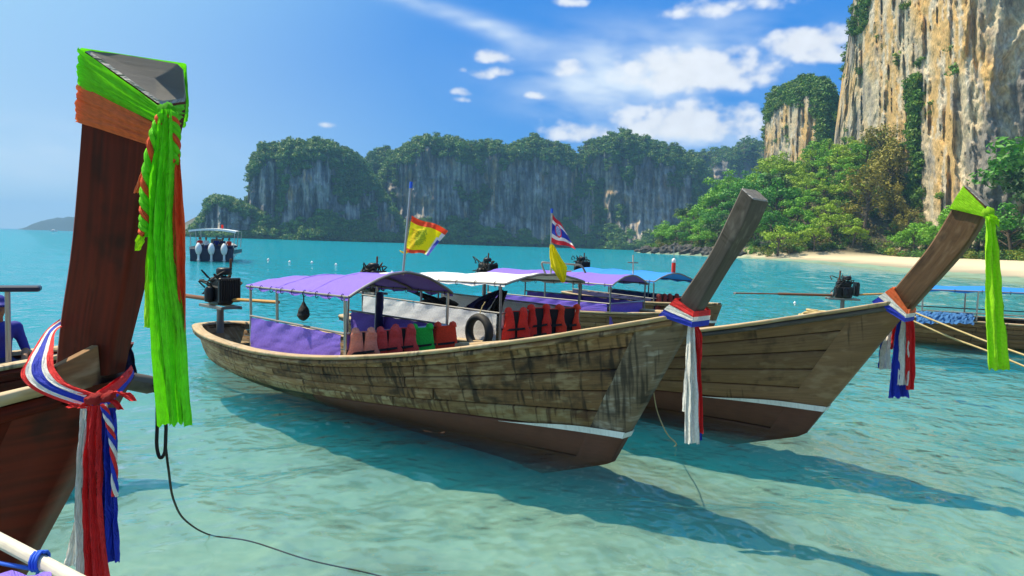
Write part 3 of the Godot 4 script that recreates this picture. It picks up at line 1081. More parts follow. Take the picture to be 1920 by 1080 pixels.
func hull(b: Dictionary, s: float, t: float, side: float) -> Vector3:
	var fa := maxf(0.0, (b.sm - s) / b.sm)
	var fb := maxf(0.0, (s - b.sm) / (1.0 - b.sm))
	var k := hull_y(b, s)
	var beam: float = b.Bm - (b.Bm - b.Bs) * pow(fa, 2.2) if s < b.sm else 0.05 + (b.Bm - 0.05) * (1.0 - pow(fb, b.pe))
	var y := lerpf(k.x, k.y, t)
	var tuck := 1.0 + 1.7 * minf(y, 0.0)                 # the bottom draws in under water
	return Vector3(side * beam * tuck * pow(maxf(t, 0.0001), lerpf(b.q0, b.q1, pow(fb, 1.5))), y, s * (b.L + b.rake * y + 2.2 * minf(y, 0.0)))

func hull_out(b: Dictionary, s: float, t: float, side: float) -> Vector3:
	var s2 := minf(s, 0.985)
	var t2 := clampf(t, 0.06, 0.97)
	var a := hull(b, s2 + 0.01, t2, side) - hull(b, s2 - 0.01, t2, side)
	var c := hull(b, s2, t2 + 0.03, side) - hull(b, s2, t2 - 0.03, side)
	var q := a.cross(c).normalized()
	return q if q.x * side > 0 else -q

func at_height(b: Dictionary, s: float, y: float) -> float:
	var k := hull_y(b, s)
	return clampf((y - k.x) / (k.y - k.x), 0, 1)

func paint_line(b: Dictionary, s: float) -> float:
	return lerpf(-0.04, b.paint, smoothstep(0.25, 1.0, s))

func strake_t(b: Dictionary, s: float, j: int, n: int) -> float:      # edges of the strakes: two below the paint line, n above
	var p := at_height(b, s, paint_line(b, s))
	return p * j / 2.0 if j <= 2 else p + (1.0 - p) * (j - 2) / float(n)

func make_boat(b: Dictionary, label: String) -> Node3D:
	boat_frame(b)
	var root := thing("longtail_boat", label, "boat", Vector3.ZERO, "wooden longtail boats in the bay")
	root.transform = b.xf
	b.root = root
	var hold := holder("hull", root)
	var n: int = b.get("strakes", 5)
	var end: float = b.get("end", 0.966)
	var q := RandomNumberGenerator.new()
	q.seed = b.seed
	for side: float in [-1.0, 1.0]:
		for j in n + 2:
			var cuts := [0.0, 0.22 + q.randf_range(-0.06, 0.06), 0.47 + q.randf_range(-0.08, 0.08), 0.72 + q.randf_range(-0.06, 0.06), end]
			if j < 2:
				cuts = [0.0, 0.5, end]
			for c in cuts.size() - 1:
				if b.has("from") and cuts[c + 1] < b.from:
					continue
				var g := Geo.new()
				var rows := []
				var uvs := []

				var proud := q.randf_range(-0.004, 0.004)
				var segs := 9
				for k in segs + 1:
					var gap := 0.001
					var s := lerpf(cuts[c] + gap, cuts[c + 1] - gap, float(k) / segs)
					var t0 := strake_t(b, s, j, n)
					var t1 := strake_t(b, s, j + 1, n)
					var row := PackedVector3Array()
					var ur := PackedVector2Array()
					for e: Vector2 in [Vector2(0.015, -0.020), Vector2(0.085, 0.0), Vector2(0.5, 0.004), Vector2(0.93, 0.001), Vector2(0.985, -0.018), Vector2(0.985, -0.036), Vector2(0.015, -0.036)]:
						var t := lerpf(t0, t1, e.x)
						var p := hull(b, s, t, side) + hull_out(b, s, t, side) * (e.y + proud)
						row.append(p)
						ur.append(Vector2(p.z + (1.7 if side > 0 else 0.0), 1.35 * t + 0.05 + 0.04 * proud / 0.004))
					ur.append(ur[0])
					rows.append(row); uvs.append(ur)
				g.grid(rows, true, uvs)
				g.fan(rows[0]); g.fan(rows[-1])
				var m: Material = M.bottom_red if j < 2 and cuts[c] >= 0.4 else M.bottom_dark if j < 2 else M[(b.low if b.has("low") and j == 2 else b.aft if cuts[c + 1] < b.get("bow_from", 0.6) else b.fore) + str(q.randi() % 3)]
				part("plank", g, m, hold)
	# stem timber closing the bow, painted like the bottom below the stripe
	var rows := []
	for piece in 2:
		var st := Geo.new()
		var uvs := []
		rows = []
		var cut := at_height(b, 1.0, paint_line(b, 1.0) + 0.03)
		for k in 17:
			var t := lerpf(0.0, cut, k / 16.0) if piece == 0 else lerpf(cut + 0.002, 1.0, k / 16.0)
			var row := PackedVector3Array()
			var ur := PackedVector2Array()
			for e: Vector3 in [Vector3(-1, end - 0.003, 0.004), Vector3(-1, end + 0.002, 0.016), Vector3(-1, (end + 1.0) / 2, 0.018), Vector3(-1, 1.0, 0.014), Vector3(1, 1.0, 0.014), Vector3(1, (end + 1.0) / 2, 0.018), Vector3(1, end + 0.002, 0.016), Vector3(1, end - 0.003, 0.004)]:
				var p := hull(b, e.y, t, e.x) + hull_out(b, e.y, t, e.x) * e.z
				if e.y == 1.0:
					p = hull(b, 1.0, t, e.x) + Vector3(e.x * (0.03 + 0.02 * (1.0 - t)), 0, 0.05)
				row.append(p)
				ur.append(Vector2(p.z + 0.8, 1.35 * t))
			ur.append(ur[0])
			rows.append(row); uvs.append(ur)
		st.grid(rows, true, uvs)
		st.fan(rows[0]); st.fan(rows[-1])
		part("stem" if piece else "stem_foot", st, M[b.get("stem", b.fore)] if piece or not b.get("stripe", true) else M.bottom_red, hold)
	if b.get("stripe", true):
		var g := Geo.new()
		rows = [PackedVector3Array(), PackedVector3Array()]
		for side: float in [-1.0, 1.0]:
			for k in 25:
				var s := lerpf(0.85, 1.0, (k if side < 0 else 24 - k) / 24.0)
				for r in 2:
					var y := paint_line(b, s) + (0.0 if r == 0 else 0.062 * smoothstep(0.85, 0.96, s) + 0.004)
					var t := at_height(b, s, y)
					var p := hull(b, s, t, side) + hull_out(b, s, t, side) * 0.030
					if s > 0.99:
						p = hull(b, 1.0, t, side) + Vector3(side * 0.058, 0, 0.060)
					rows[r].append(p)
		g.grid(rows)
		part("waterline_stripe", g, M.white_paint, hold)
	# transom, rounded in plan
	var tr := Geo.new()
	rows = []
	for k in 9:
		var row := PackedVector3Array()
		for i in 11:
			row.append(stern_point(b, i / 10.0, k / 8.0))
		rows.append(row)
	tr.grid(rows)
	part("transom", tr, M[b.aft], hold)
	# cap rails and rubbing strakes
	for side: float in [-1.0, 1.0]:
		var cap := Geo.new()
		var rub := Geo.new()
		var r1 := []
		var r2 := []
		for k in 49:
			var s := k / 48.0 * 0.992
			var p := hull(b, s, 1.0, side)
			var o := Vector3(side, 0, 0) if s > 0.9 else (hull_out(b, s, 1.0, side) * Vector3(1, 0, 1)).normalized()
			var thick := lerpf(0.10, 0.06, smoothstep(0.8, 1.0, s))
			r1.append(PackedVector3Array([p + o * -0.075, p + o * -0.07 + Vector3.UP * 0.042, p + o * (thick - 0.012) + Vector3.UP * 0.046, p + o * thick + Vector3.UP * 0.036, p + o * thick, p + o * -0.05 - Vector3.UP * 0.004]))
			r2.append(PackedVector3Array([p + o * -0.01 - Vector3.UP * 0.005, p + o * (thick - 0.018) - Vector3.UP * 0.006, p + o * (thick - 0.012) - Vector3.UP * 0.05, p + o * (thick - 0.035) - Vector3.UP * 0.062, p + o * -0.012 - Vector3.UP * 0.064]))
		cap.grid(r1, true)
		rub.grid(r2, true)
		part("gunwale", cap, M.cap, hold)
		part("rubbing_strake", rub, M[b.get("rub", b.fore)], hold)
	var sr := Geo.new()
	rows = []
	for i in 15:
		var p := stern_point(b, i / 14.0, 1.0)
		var o := Vector3(p.x * 0.9, 0, -0.5).normalized()
		rows.append(PackedVector3Array([p - o * 0.08, p - o * 0.075 + Vector3.UP * 0.037, p + o * 0.07 + Vector3.UP * 0.037, p + o * 0.078, p - o * 0.04 - Vector3.UP * 0.004]))
	sr.grid(rows, true)
	part("stern_rail", sr, M.cap, hold)
	# floor boards inside, one by one, and a few frames
	var deck := holder("deck", root)
	for i in 6:
		var g := Geo.new()
		rows = []
		for k in 13:
			var s := lerpf(0.04, 0.9, k / 12.0)
			var y := maxf(0.14, hull_y(b, s).y * 0.38)
			var w := absf(hull(b, s, at_height(b, s, y), 1.0).x) - 0.03
			var x0 := lerpf(-w, w, (i + 0.03) / 6.0)
			var x1 := lerpf(-w, w, (i + 0.97) / 6.0)
			var z := hull(b, s, at_height(b, s, y), 1.0).z
			rows.append(PackedVector3Array([Vector3(x0, y, z), Vector3(x1, y, z), Vector3(x1, y - 0.02, z), Vector3(x0, y - 0.02, z)]))
		g.grid(rows, true)
		part("floor_board", g, M.deck, deck)
	# boards of the raised foredeck
	var s0: float = b.get("foredeck", 0.74)
	for i in 7:
		var g := Geo.new()
		rows = []
		for k in 11:
			var s := lerpf(s0, 0.972, k / 10.0)
			var p := hull(b, s, 1.0, 1.0)
			var w := maxf(p.x - 0.05, 0.012)
			var y := p.y - 0.035
			var x0 := lerpf(-w, w, (i + 0.04) / 7.0)
			var x1 := lerpf(-w, w, (i + 0.96) / 7.0)
			rows.append(PackedVector3Array([Vector3(x0, y, p.z), Vector3(x1, y, p.z), Vector3(x1, y - 0.022, p.z), Vector3(x0, y - 0.022, p.z)]))
		g.grid(rows, true)
		g.fan(rows[0])
		part("foredeck_board", g, M.cap if i % 3 else M.post, deck)
	for s: float in [0.24, 0.42, 0.58]:
		var p := hull(b, s, 0.82, 1.0)
		var g := Geo.new()
		g.box(Vector3(0, p.y, p.z), Vector3(p.x - 0.03, 0.018, 0.12))
		part("thwart", g, M.deck, deck)
	return root

func stern_point(b: Dictionary, u: float, t: float) -> Vector3:
	var p := hull(b, 0.0, t, 1.0)
	var x := lerpf(-1.0, 1.0, u)
	return Vector3(p.x * sin(x * PI / 2), p.y, p.z - 0.30 * sqrt(maxf(0.0, 1.0 - pow(sin(x * PI / 2), 2.0))) * (0.4 + 0.6 * t))

# the high bow post: back edge and front edge of its near face as seen, half widths, and optionally the far corners of its top
func bow_post(b: Dictionary, back: Array, front: Array, half: Array, m: String, far_top: Array = [], n := 18) -> Dictionary:
	var rows := []
	var bl := PackedVector3Array()
	var fl := PackedVector3Array()
	for k in back.size():
		bl.append(inside(b, back[k].x, back[k].y, -half[k]))
		fl.append(inside(b, front[k].x, front[k].y, -half[k]))
	bl = smooth(bl, n)
	fl = smooth(fl, n)
	b.post_back = bl
	b.post_front = fl
	for k in n + 1:
		var B := bl[k]
		var F := fl[k]
		var Bp := Vector3(-B.x, B.y, B.z)
		var Fp := Vector3(-F.x, F.y, F.z)
		if far_top:
			var w := pow(1.0 - float(k) / n, 3.0)
			Bp = Bp.lerp(inside(b, far_top[0].x, far_top[0].y, -B.x), w)
			Fp = Fp.lerp(inside(b, far_top[1].x, far_top[1].y, -F.x), w)
		var row := PackedVector3Array()
		var cs := [B, F, Fp, Bp]
		for j in 4:
			var p: Vector3 = cs[j]
			var q: Vector3 = cs[(j + 1) % 4]
			var c := 0.016 / maxf(p.distance_to(q), 0.05)
			row.append(p.lerp(q, c)); row.append(q.lerp(p, c))
		if k == 0:
			rows.append(row)
		elif k > 0:
			rows.append(row)
	var g := Geo.new()
	var uvs := []
	for k in rows.size():
		var ur := PackedVector2Array()
		var across := 0.0
		for j in 9:
			if j > 0:
				across += rows[k][j % 8].distance_to(rows[k][j - 1])
			ur.append(Vector2(k * 0.09, across))
		uvs.append(ur)
	g.grid(rows, true, uvs)
	var po := part("bow_post", g, M[m], b.root)
	var e := Geo.new()
	var mid := Vector3.ZERO
	for p in rows[0]:
		mid += p / 8.0
	var up := (Vector3(0, 1, 0.3)).normalized()
	var inner := PackedVector3Array()
	for p in rows[0]:
		inner.append(p.lerp(mid, 0.07) + up * 0.008)
	e.grid([rows[0], inner], true)
	e.fan(inner)
	part("sawn_end", e, M.end_grain, po)
	return b

# ---------------------------------------------------------------- cloth
func moved(g: Geo, by: Vector3) -> Geo:
	for k in g.v.size():
		g.v[k] += by
	return g

# a hanging length of cloth: a line of points down its middle, its widths, pleats and their depth
func tail(mid: PackedVector3Array, widths: Array, across: Vector3, pleats: float, deep: float, seed_: int, n := 26, m := 22) -> Geo:
	var g := Geo.new()
	var line := smooth(mid, n)
	var f := noise(seed_, 1.0, 2)
	var rows := []
	for r in n + 1:
		var t := float(r) / n
		var wi := t * (widths.size() - 1)
		var j := mini(int(wi), widths.size() - 2)
		var w: float = lerpf(widths[j], widths[j + 1], wi - j)
		var row := PackedVector3Array()
		var out := across.cross((line[mini(r + 1, n)] - line[maxi(r - 1, 0)]).normalized()).normalized()
		for k in m + 1:
			var u := float(k) / m * 2.0 - 1.0
			var ph := u * pleats * PI + 1.4 * f.get_noise_2d(t * 1.5, seed_) + 0.8 * f.get_noise_2d(u * 1.5, t * 2.2)
			row.append(line[r] + across * (u * w * 0.5 * (1.0 - 0.06 * sin(ph * 2.0))) + out * ((0.75 * sin(ph) + 0.4 * sin(ph * 2.3 + 2.0 * t + seed_) * smoothstep(0.0, 0.3, t) + 0.5 * f.get_noise_2d(u * 2.2 + 7, t * 1.1)) * deep * (0.35 + 0.65 * minf(t * 4.0, 1.0)) + 0.4 * deep * f.get_noise_2d(u * 3.0, t * 6.0)))
		if r == n:
			for k in m + 1:
				row[k] += Vector3.UP * (0.12 * w * f.get_noise_2d(k * 0.5, 4.0) + 0.06 * w * f.get_noise_2d(k * 2.3, 9.0))
		rows.append(row)
	g.grid(rows)
	return g

# a band wrapped round something: upper and lower edge as loops, cut into stripes, each a strip of its own
func band(upper: PackedVector3Array, lower: PackedVector3Array, stripes: Array, o: Node3D, fold := 0.006, closed := true, n := 44, called := "band") -> void:
	var up := smooth(upper, n)
	var lo := smooth(lower, n)
	var f := noise(77, 1.0, 2)
	var mid := Vector3.ZERO
	for p in up:
		mid += p / up.size()
	var a := 0.0
	for q: Array in stripes:
		var g := Geo.new()
		var rows := []
		for k in n + 1:
			var row := PackedVector3Array()
			var e := (up[k] - mid)
			e.y = 0
			e = e.normalized()
			for j in 7:
				var t: float = a + q[1] * j / 6.0
				row.append(up[k].lerp(lo[k], t) + e * (fold * (0.5 * sin(t * 24.0 + 4.0 * f.get_noise_2d(k * 0.10, t * 2.0)) + 0.7 * f.get_noise_2d(k * 0.05, t * 9.0)) + 0.004 * sin(t * PI)) - o.position)
			rows.append(row)
		g.grid(rows)
		part(called, g, M[q[0]], o)
		a += q[1]

func rope(called: String, pts: PackedVector3Array, r: float, m: String, label: String, category := "rope", n := 40) -> MeshInstance3D:
	var g := Geo.new()
	var p := smooth(pts, n)
	var o := pts[0]
	for k in p.size():
		p[k] -= o
	g.tube(p, r, 7)
	var me := part(numbered(called), g, M[m])
	me.position = o
	tag(me, label, category)
	return me

# ---------------------------------------------------------------- engines
func engine(b: Dictionary, at: Vector3, turn: float, shaft: float, tiller: float, size := 1.0) -> void:
	var e := holder("engine", b.root)
	e.transform = Transform3D(Basis(Vector3.UP, turn).scaled(Vector3.ONE * size), at)
	var g := Geo.new()
	g.box(Vector3(0, 0.12, 0), Vector3(0.13, 0.16, 0.22), Basis.IDENTITY, 0.03)
	g.box(Vector3(0, 0.34, 0.0), Vector3(0.10, 0.07, 0.19), Basis.IDENTITY, 0.02)
	for k in 3:
		g.lathe(Vector3(0, 0.36, -0.12 + 0.12 * k), PackedVector2Array([Vector2(0.06, 0), Vector2(0.06, 0.07), Vector2(0.04, 0.09), Vector2(0, 0.09)]), 10)
	g.lathe(Vector3(-0.19, 0.02, 0.02), PackedVector2Array([Vector2(0, -0.02), Vector2(0.075, 0), Vector2(0.08, 0.06), Vector2(0.08, 0.20), Vector2(0.05, 0.24), Vector2(0, 0.25)]), 12)
	part("engine_block", g, M.iron, e)
	g = Geo.new()
	g.box(Vector3(0, 0.22, 0.33), Vector3(0.18, 0.20, 0.035), Basis.IDENTITY, 0.012)
	for k in 9:
		g.box(Vector3(-0.15 + 0.0375 * k, 0.22, 0.375), Vector3(0.006, 0.17, 0.01), Basis.IDENTITY, 0.002)
	part("radiator", g, M.iron, e)
	g = Geo.new()
	g.lathe(Vector3(0, 0.18, 0.25), PackedVector2Array([Vector2(0, 0.0), Vector2(0.13, 0.0), Vector2(0.14, 0.015), Vector2(0.12, 0.03), Vector2(0, 0.03)]), 16, Basis(Vector3.RIGHT, PI / 2))
	g.lathe(Vector3(0.06, 0.02, -0.30), PackedVector2Array([Vector2(0, 0.0), Vector2(0.09, 0.0), Vector2(0.09, 0.05), Vector2(0, 0.05)]), 14, Basis(Vector3.RIGHT, PI / 2))
	part("pulley", g, M.dull_steel, e)
	g = Geo.new()
	g.tube(smooth(PackedVector3Array([Vector3(0.1, 0.33, -0.1), Vector3(0.2, 0.4, -0.1), Vector3(0.2, 0.52, -0.06), Vector3(0.2, 0.72, -0.05)]), 10), 0.022, 8)
	part("exhaust_pipe", g, M.rust, e)
	g = Geo.new()
	g.lathe(Vector3(0.02, 0.46, 0.08), PackedVector2Array([Vector2(0, 0.0), Vector2(0.11, 0.0), Vector2(0.12, 0.03), Vector2(0.12, 0.09), Vector2(0.09, 0.12), Vector2(0, 0.12)]), 14)
	part("air_cleaner", g, M.iron, e)
	g = Geo.new()
	for k in 13:
		var a := Vector3(rng.randf_range(-0.2, 0.2), rng.randf_range(0.1, 0.5), rng.randf_range(-0.28, 0.3))
		var c := Vector3(rng.randf_range(-0.24, 0.24), rng.randf_range(0.0, 0.5), rng.randf_range(-0.28, 0.3))
		g.tube(smooth(PackedVector3Array([a, a + Vector3(0, 0.12, 0) + Vector3(signf(a.x), 0, 0) * 0.1, c + Vector3(signf(c.x), 0, 0) * 0.08, c]), 8), 0.014, 6)
	part("hoses", g, M.rubber, e).set_meta("kind", "stuff")
	g = Geo.new()
	for x: float in [-0.16, 0.16]:
		g.box(Vector3(x, -0.07, 0), Vector3(0.02, 0.025, 0.42))
	g.box(Vector3(0, -0.07, -0.36), Vector3(0.17, 0.022, 0.022)); g.box(Vector3(0, -0.07, 0.36), Vector3(0.17, 0.022, 0.022))
	g.lathe(Vector3(0, -0.42, 0.0), PackedVector2Array([Vector2(0.06, -0.1), Vector2(0.055, 0.3), Vector2(0.08, 0.32), Vector2(0.0, 0.34)]), 12)
	part("engine_mount", g, M.dull_steel, e)
	g = Geo.new()
	g.tube(PackedVector3Array([Vector3(0.0, 0.02, -0.3), Vector3(0.0, 0.0, -0.3 - shaft * 0.55)]), 0.038, 8)
	g.tube(PackedVector3Array([Vector3(0.0, 0.0, -0.3 - shaft * 0.55), Vector3(0.0, -0.03, -0.3 - shaft)]), 0.02, 8)
	var ts := part("tail_shaft", g, M.rust, e)
	g = Geo.new()
	for k in 2:
		var rows := []
		var sgn := 1.0 if k == 0 else -1.0
		for r in 7:
			var u := r / 6.0
			var wd := 0.05 * sin(PI * clampf(u * 0.85 + 0.12, 0, 1))
			var tw := 0.9 - 0.5 * u
			rows.append(PackedVector3Array([Vector3(sgn * 0.15 * u, -0.03 + wd * cos(tw), -0.32 - shaft + wd * sin(tw)), Vector3(sgn * 0.15 * u, -0.03, -0.325 - shaft), Vector3(sgn * 0.15 * u, -0.03 - wd * cos(tw), -0.32 - shaft - wd * sin(tw))]))
		g.grid(rows)
	g.lathe(Vector3(0, -0.03, -0.34 - shaft), PackedVector2Array([Vector2(0, -0.04), Vector2(0.025, 0), Vector2(0.028, 0.05), Vector2(0, 0.06)]), 10, Basis(Vector3.RIGHT, PI / 2))
	part("propeller", g, M.dull_steel, ts)
	g = Geo.new()
	g.tube(smooth(PackedVector3Array([Vector3(0.05, 0.05, 0.34), Vector3(0.05, 0.08, 0.6), Vector3(0.05, 0.14, 0.34 + tiller)]), 12), 0.026, 8)
	part("tiller", g, M.bamboo, e)

# ---------------------------------------------------------------- canopies
# o: z0, z1, half (width), y0, y1 (edge height aft and fore), rise, cover, side, rail (height of the side panel's top), posts
func canopy(b: Dictionary, o: Dictionary) -> void:
	var c := holder("canopy", b.root)
	var n := 28
	var m := 20
	var f := noise(int(o.z0 * 100) + 5, 1.0, 3)
	var shape := func(u: float, v: float, lift: float) -> Vector3:      # u across -1..1, v aft to fore
		var y: float = lerpf(o.y0, o.y1, v) + o.rise * lerpf(o.get("aft", 0.75), 1.0, v) * (1.0 - pow(absf(u), 1.8))
		var bays := 3.0
		var sag := -0.028 * pow(sin(v * bays * PI), 2.0) * (1.0 - u * u * 0.6) + 0.014 * f.get_noise_2d(u * 3.0, v * 9.0)
		return Vector3(u * o.half, y + sag + lift, lerpf(o.z0, o.z1, v))
	var g := Geo.new()
	var rows := []
	for r in n + 1:
		var row := PackedVector3Array()
		var v := float(r) / n
		for k in m + 1:
			row.append(shape.call(float(k) / m * 2.0 - 1.0, v, 0.02))
		# the hem folded down over the edge rails
		var hem := 0.05 + 0.02 * sin(v * 40.0) + 0.02 * f.get_noise_2d(v * 20.0, 4)
		row.insert(0, row[0] + Vector3(-0.015, -hem, 0))
		row.append(row[m + 1] + Vector3(0.015, -hem, 0))
		rows.append(row)
	g.grid(rows)
	part("canopy_cover", g, M[o.cover], c)
	for v: float in [0.0, 0.333, 0.667, 1.0]:
		var pts := PackedVector3Array()
		for k in 17:
			pts.append(shape.call(k / 8.0 - 1.0, v, 0.0))
		g = Geo.new()
		g.tube(pts, 0.017 if v < 1.0 else 0.02, 7)
		part("canopy_arch", g, M.dull_steel, c)
	for v: float in [0.333, 0.667]:                      # sewn seams over the arches
		g = Geo.new()
		rows = [PackedVector3Array(), PackedVector3Array(), PackedVector3Array(), PackedVector3Array()]
		for k in 25:
			for r in 4:
				rows[r].append(shape.call(k / 12.0 - 1.0, v + [-0.012, -0.010, 0.010, 0.012][r], [0.021, 0.028, 0.028, 0.021][r]))
		g.grid(rows)
		part("canopy_seam", g, M[o.cover], c)
	for s: float in [-1.0, 1.0]:
		for k in 9:                                       # cords that lash the cloth to the rail
			var v := (k + 0.5) / 9.0
			var pc := Vector3(s * o.half, lerpf(o.y0, o.y1, v) - 0.012, lerpf(o.z0, o.z1, v))
			g = Geo.new()
			var loop := PackedVector3Array()
			for j in 9:
				var a := TAU * j / 8.0
				loop.append(pc + Vector3(cos(a) * 0.028, sin(a) * 0.045, 0.012 * sin(a * 0.5)))
			g.tube(loop, 0.005, 5, false)
			part("lashing", g, M.rope_black, c)
		g = Geo.new()
		g.tube(PackedVector3Array([Vector3(s * o.half, o.y0, o.z0), Vector3(s * o.half, lerpf(o.y0, o.y1, 0.5), (o.z0 + o.z1) / 2), Vector3(s * o.half, o.y1, o.z1)]), 0.016, 7)
		part("edge_rail", g, M.dull_steel, c)
		for z: float in o.posts:
			var v: float = (z - o.z0) / (o.z1 - o.z0)
			g = Geo.new()
			g.tube(PackedVector3Array([Vector3(s * (o.half - 0.0), lerpf(o.y0, o.y1, v), z), Vector3(s * (o.half - 0.02), hull_y(b, z / b.L).y + (0.03 if hull(b, z / b.L, 1.0, 1.0).x < o.half + 0.05 else -0.06), z)]), 0.021, 8)
			part("post", g, M[o.get("post_mat", "steel")], c)
		g = Geo.new()
		var pz0: float = o.posts[0]
		var pz1: float = o.posts[-1]
		g.tube(PackedVector3Array([Vector3(s * o.half, o.rail, pz0), Vector3(s * o.half, o.rail, pz1)]), 0.016, 7)
		part("side_rail", g, M.dull_steel, c)
		# the cloth panel laced to the side
		if o.get("side", ""):
			g = Geo.new()
			rows = []
			for r in 15:
				var row := PackedVector3Array()
				for k in 31:
					var z := lerpf(pz0 + 0.05, pz1 - 0.06, k / 30.0)
					var v := r / 14.0
					var wr := 0.009 * f.get_noise_2d(z * 3.0 + v * 2.0, v * 5.0 + s) + 0.010 * sin((z * 1.3 + v) * 9.0) * exp(-v * 3.0)
					var foot := hull_y(b, z / b.L).y + (0.05 if hull(b, z / b.L, 1.0, 1.0).x < o.half + 0.05 else -0.03)
					row.append(Vector3(s * (o.half + 0.018 + wr), lerpf(o.rail - 0.01 - 0.012 * absf(sin(z * 8.0)), foot, v), z))
				rows.append(row)
			g.grid(rows)
			part("side_panel", g, M[o.side], c)
	# cross rail and panel at the front
	g = Geo.new()
	g.tube(PackedVector3Array([Vector3(-o.half, o.rail, o.posts[-1]), Vector3(o.half, o.rail, o.posts[-1])]), 0.016, 7)
	part("front_rail", g, M.steel, c)
	if o.get("front", ""):
		g = Geo.new()
		rows = []
		for r in 11:
			var row := PackedVector3Array()
			for k in 21:
				var x := lerpf(-o.half + 0.06, o.half - 0.06, k / 20.0)
				row.append(Vector3(x, lerpf(o.rail - 0.01, 0.34, r / 10.0), o.posts[-1] - 0.03 + 0.02 * f.get_noise_2d(x * 4.0, r * 0.5)))
			rows.append(row)
		g.grid(rows)
		part("front_panel", g, M[o.front], c)

# ---------------------------------------------------------------- life jackets
func life_jacket(where: Transform3D, color: String, label: String, size := 1.0, open := 0.03, wide := 1.12) -> Node3D:
	var o := thing("life_jacket", label, "life jacket", Vector3.ZERO, "life jackets hung on the boats' front rails")
	o.transform = where.scaled_local(Vector3(size * wide, size, size))
	for s: float in [-1.0, 1.0]:
		var g := Geo.new()
		var front := []
		for r in 15:
			var v := r / 14.0            # 0 at the hem, 1 on the shoulder
			var inner := lerpf(open * 0.5, open * 0.7, v) if v < 0.6 else lerpf(open * 0.65, open + 0.025, (v - 0.6) * 2.5)
			var outer := lut([Vector2(0, 0.205), Vector2(0.1, 0.22), Vector2(0.42, 0.215), Vector2(0.6, 0.175), Vector2(0.75, 0.165), Vector2(0.92, 0.17), Vector2(1, 0.15)], v)
			var ring := PackedVector3Array()
			for k in 14:
				var a := TAU * k / 14.0
				var x := (inner + outer) / 2 + cos(a) * (outer - inner) / 2
				var bulge := 0.036 * (0.6 + 0.4 * absf(sin(v * PI * 2.5))) * (1.0 if v > 0.02 and v < 0.98 else 0.4)
				ring.append(Vector3(s * x, v * 0.54 - 0.56, sin(a) * bulge + 0.035 + 0.004 * sin(v * 30.0)))
			front.append(ring)
		g.grid(front, true)
		g.fan(front[0]); g.fan(front[-1])
		part("front_panel", g, M[color], o)
		g = Geo.new()
		var arch := PackedVector3Array()
		for k in 7:
			var a := PI * k / 6.0
			arch.append(Vector3(s * (open * 0.5 + 0.098), -0.045 + 0.045 * sin(a), 0.035 * cos(a)))
		g.tube(arch, 0.048, 8)
		part("shoulder", g, M[color], o)
	var g := Geo.new()
	var rows := []
	for r in 13:
		var v := r / 12.0
		var outer := lut([Vector2(0, 0.2), Vector2(0.45, 0.18), Vector2(1, 0.14)], v)
		var ring := PackedVector3Array()
		for k in 16:
			var a := TAU * k / 16.0
			ring.append(Vector3(cos(a) * outer, v * 0.54 - 0.56, sin(a) * 0.024 - 0.04))
		rows.append(ring)
	g.grid(rows, true)
	g.fan(rows[0]); g.fan(rows[-1])
	part("back_panel", g, M[color], o)
	g = Geo.new()
	g.box(Vector3(0, -0.27, -0.008), Vector3(0.02 + open * 0.9, 0.24, 0.012), Basis.IDENTITY, 0.01)
	part("lining", g, M.black_strap, o)
	for y: float in [-0.30, -0.45]:
		g = Geo.new()
		var loop := []
		for k in 25:
			var a := TAU * k / 24.0
			var p := Vector3(cos(a) * 0.222, y + 0.01 * sin(a * 2.0), 0.0 + sin(a) * (0.082 if sin(a) > 0 else 0.07))
			loop.append(PackedVector3Array([p + Vector3.UP * 0.018, p - Vector3.UP * 0.018]))
		g.grid(loop)
		var st := part("strap", g, M.black_strap, o)
		g = Geo.new()
		g.box(Vector3(0.0, y, 0.09), Vector3(0.025, 0.02, 0.01))
		part("buckle", g, M.black_strap, st)
	return o

func on_rail(b: Dictionary, x: float, y: float, z: float, turn := 0.0) -> Transform3D:
	return b.xf * Transform3D(Basis(Vector3.UP, turn), Vector3(x, y, z))

func corners(pts: Array) -> PackedVector3Array:          # a closed loop that keeps its corners through smoothing
	var out := PackedVector3Array()
	for k in pts.size():
		var p: Vector3 = pts[k]
		var q: Vector3 = pts[(k + 1) % pts.size()]
		for t: float in [0.0, 0.07, 0.5, 0.93]:
			out.append(p.lerp(q, t))
	out.append(pts[0])
	return out

func at(p: Array, d: float) -> PackedVector3Array:
	var out := PackedVector3Array()
	for q: Vector2 in p:
		out.append(spot(q.x, q.y, d))
	return out

var b0 := {}
var b1 := {}
var b2 := {}
var b3 := {}
var b4 := {}
var b5 := {}

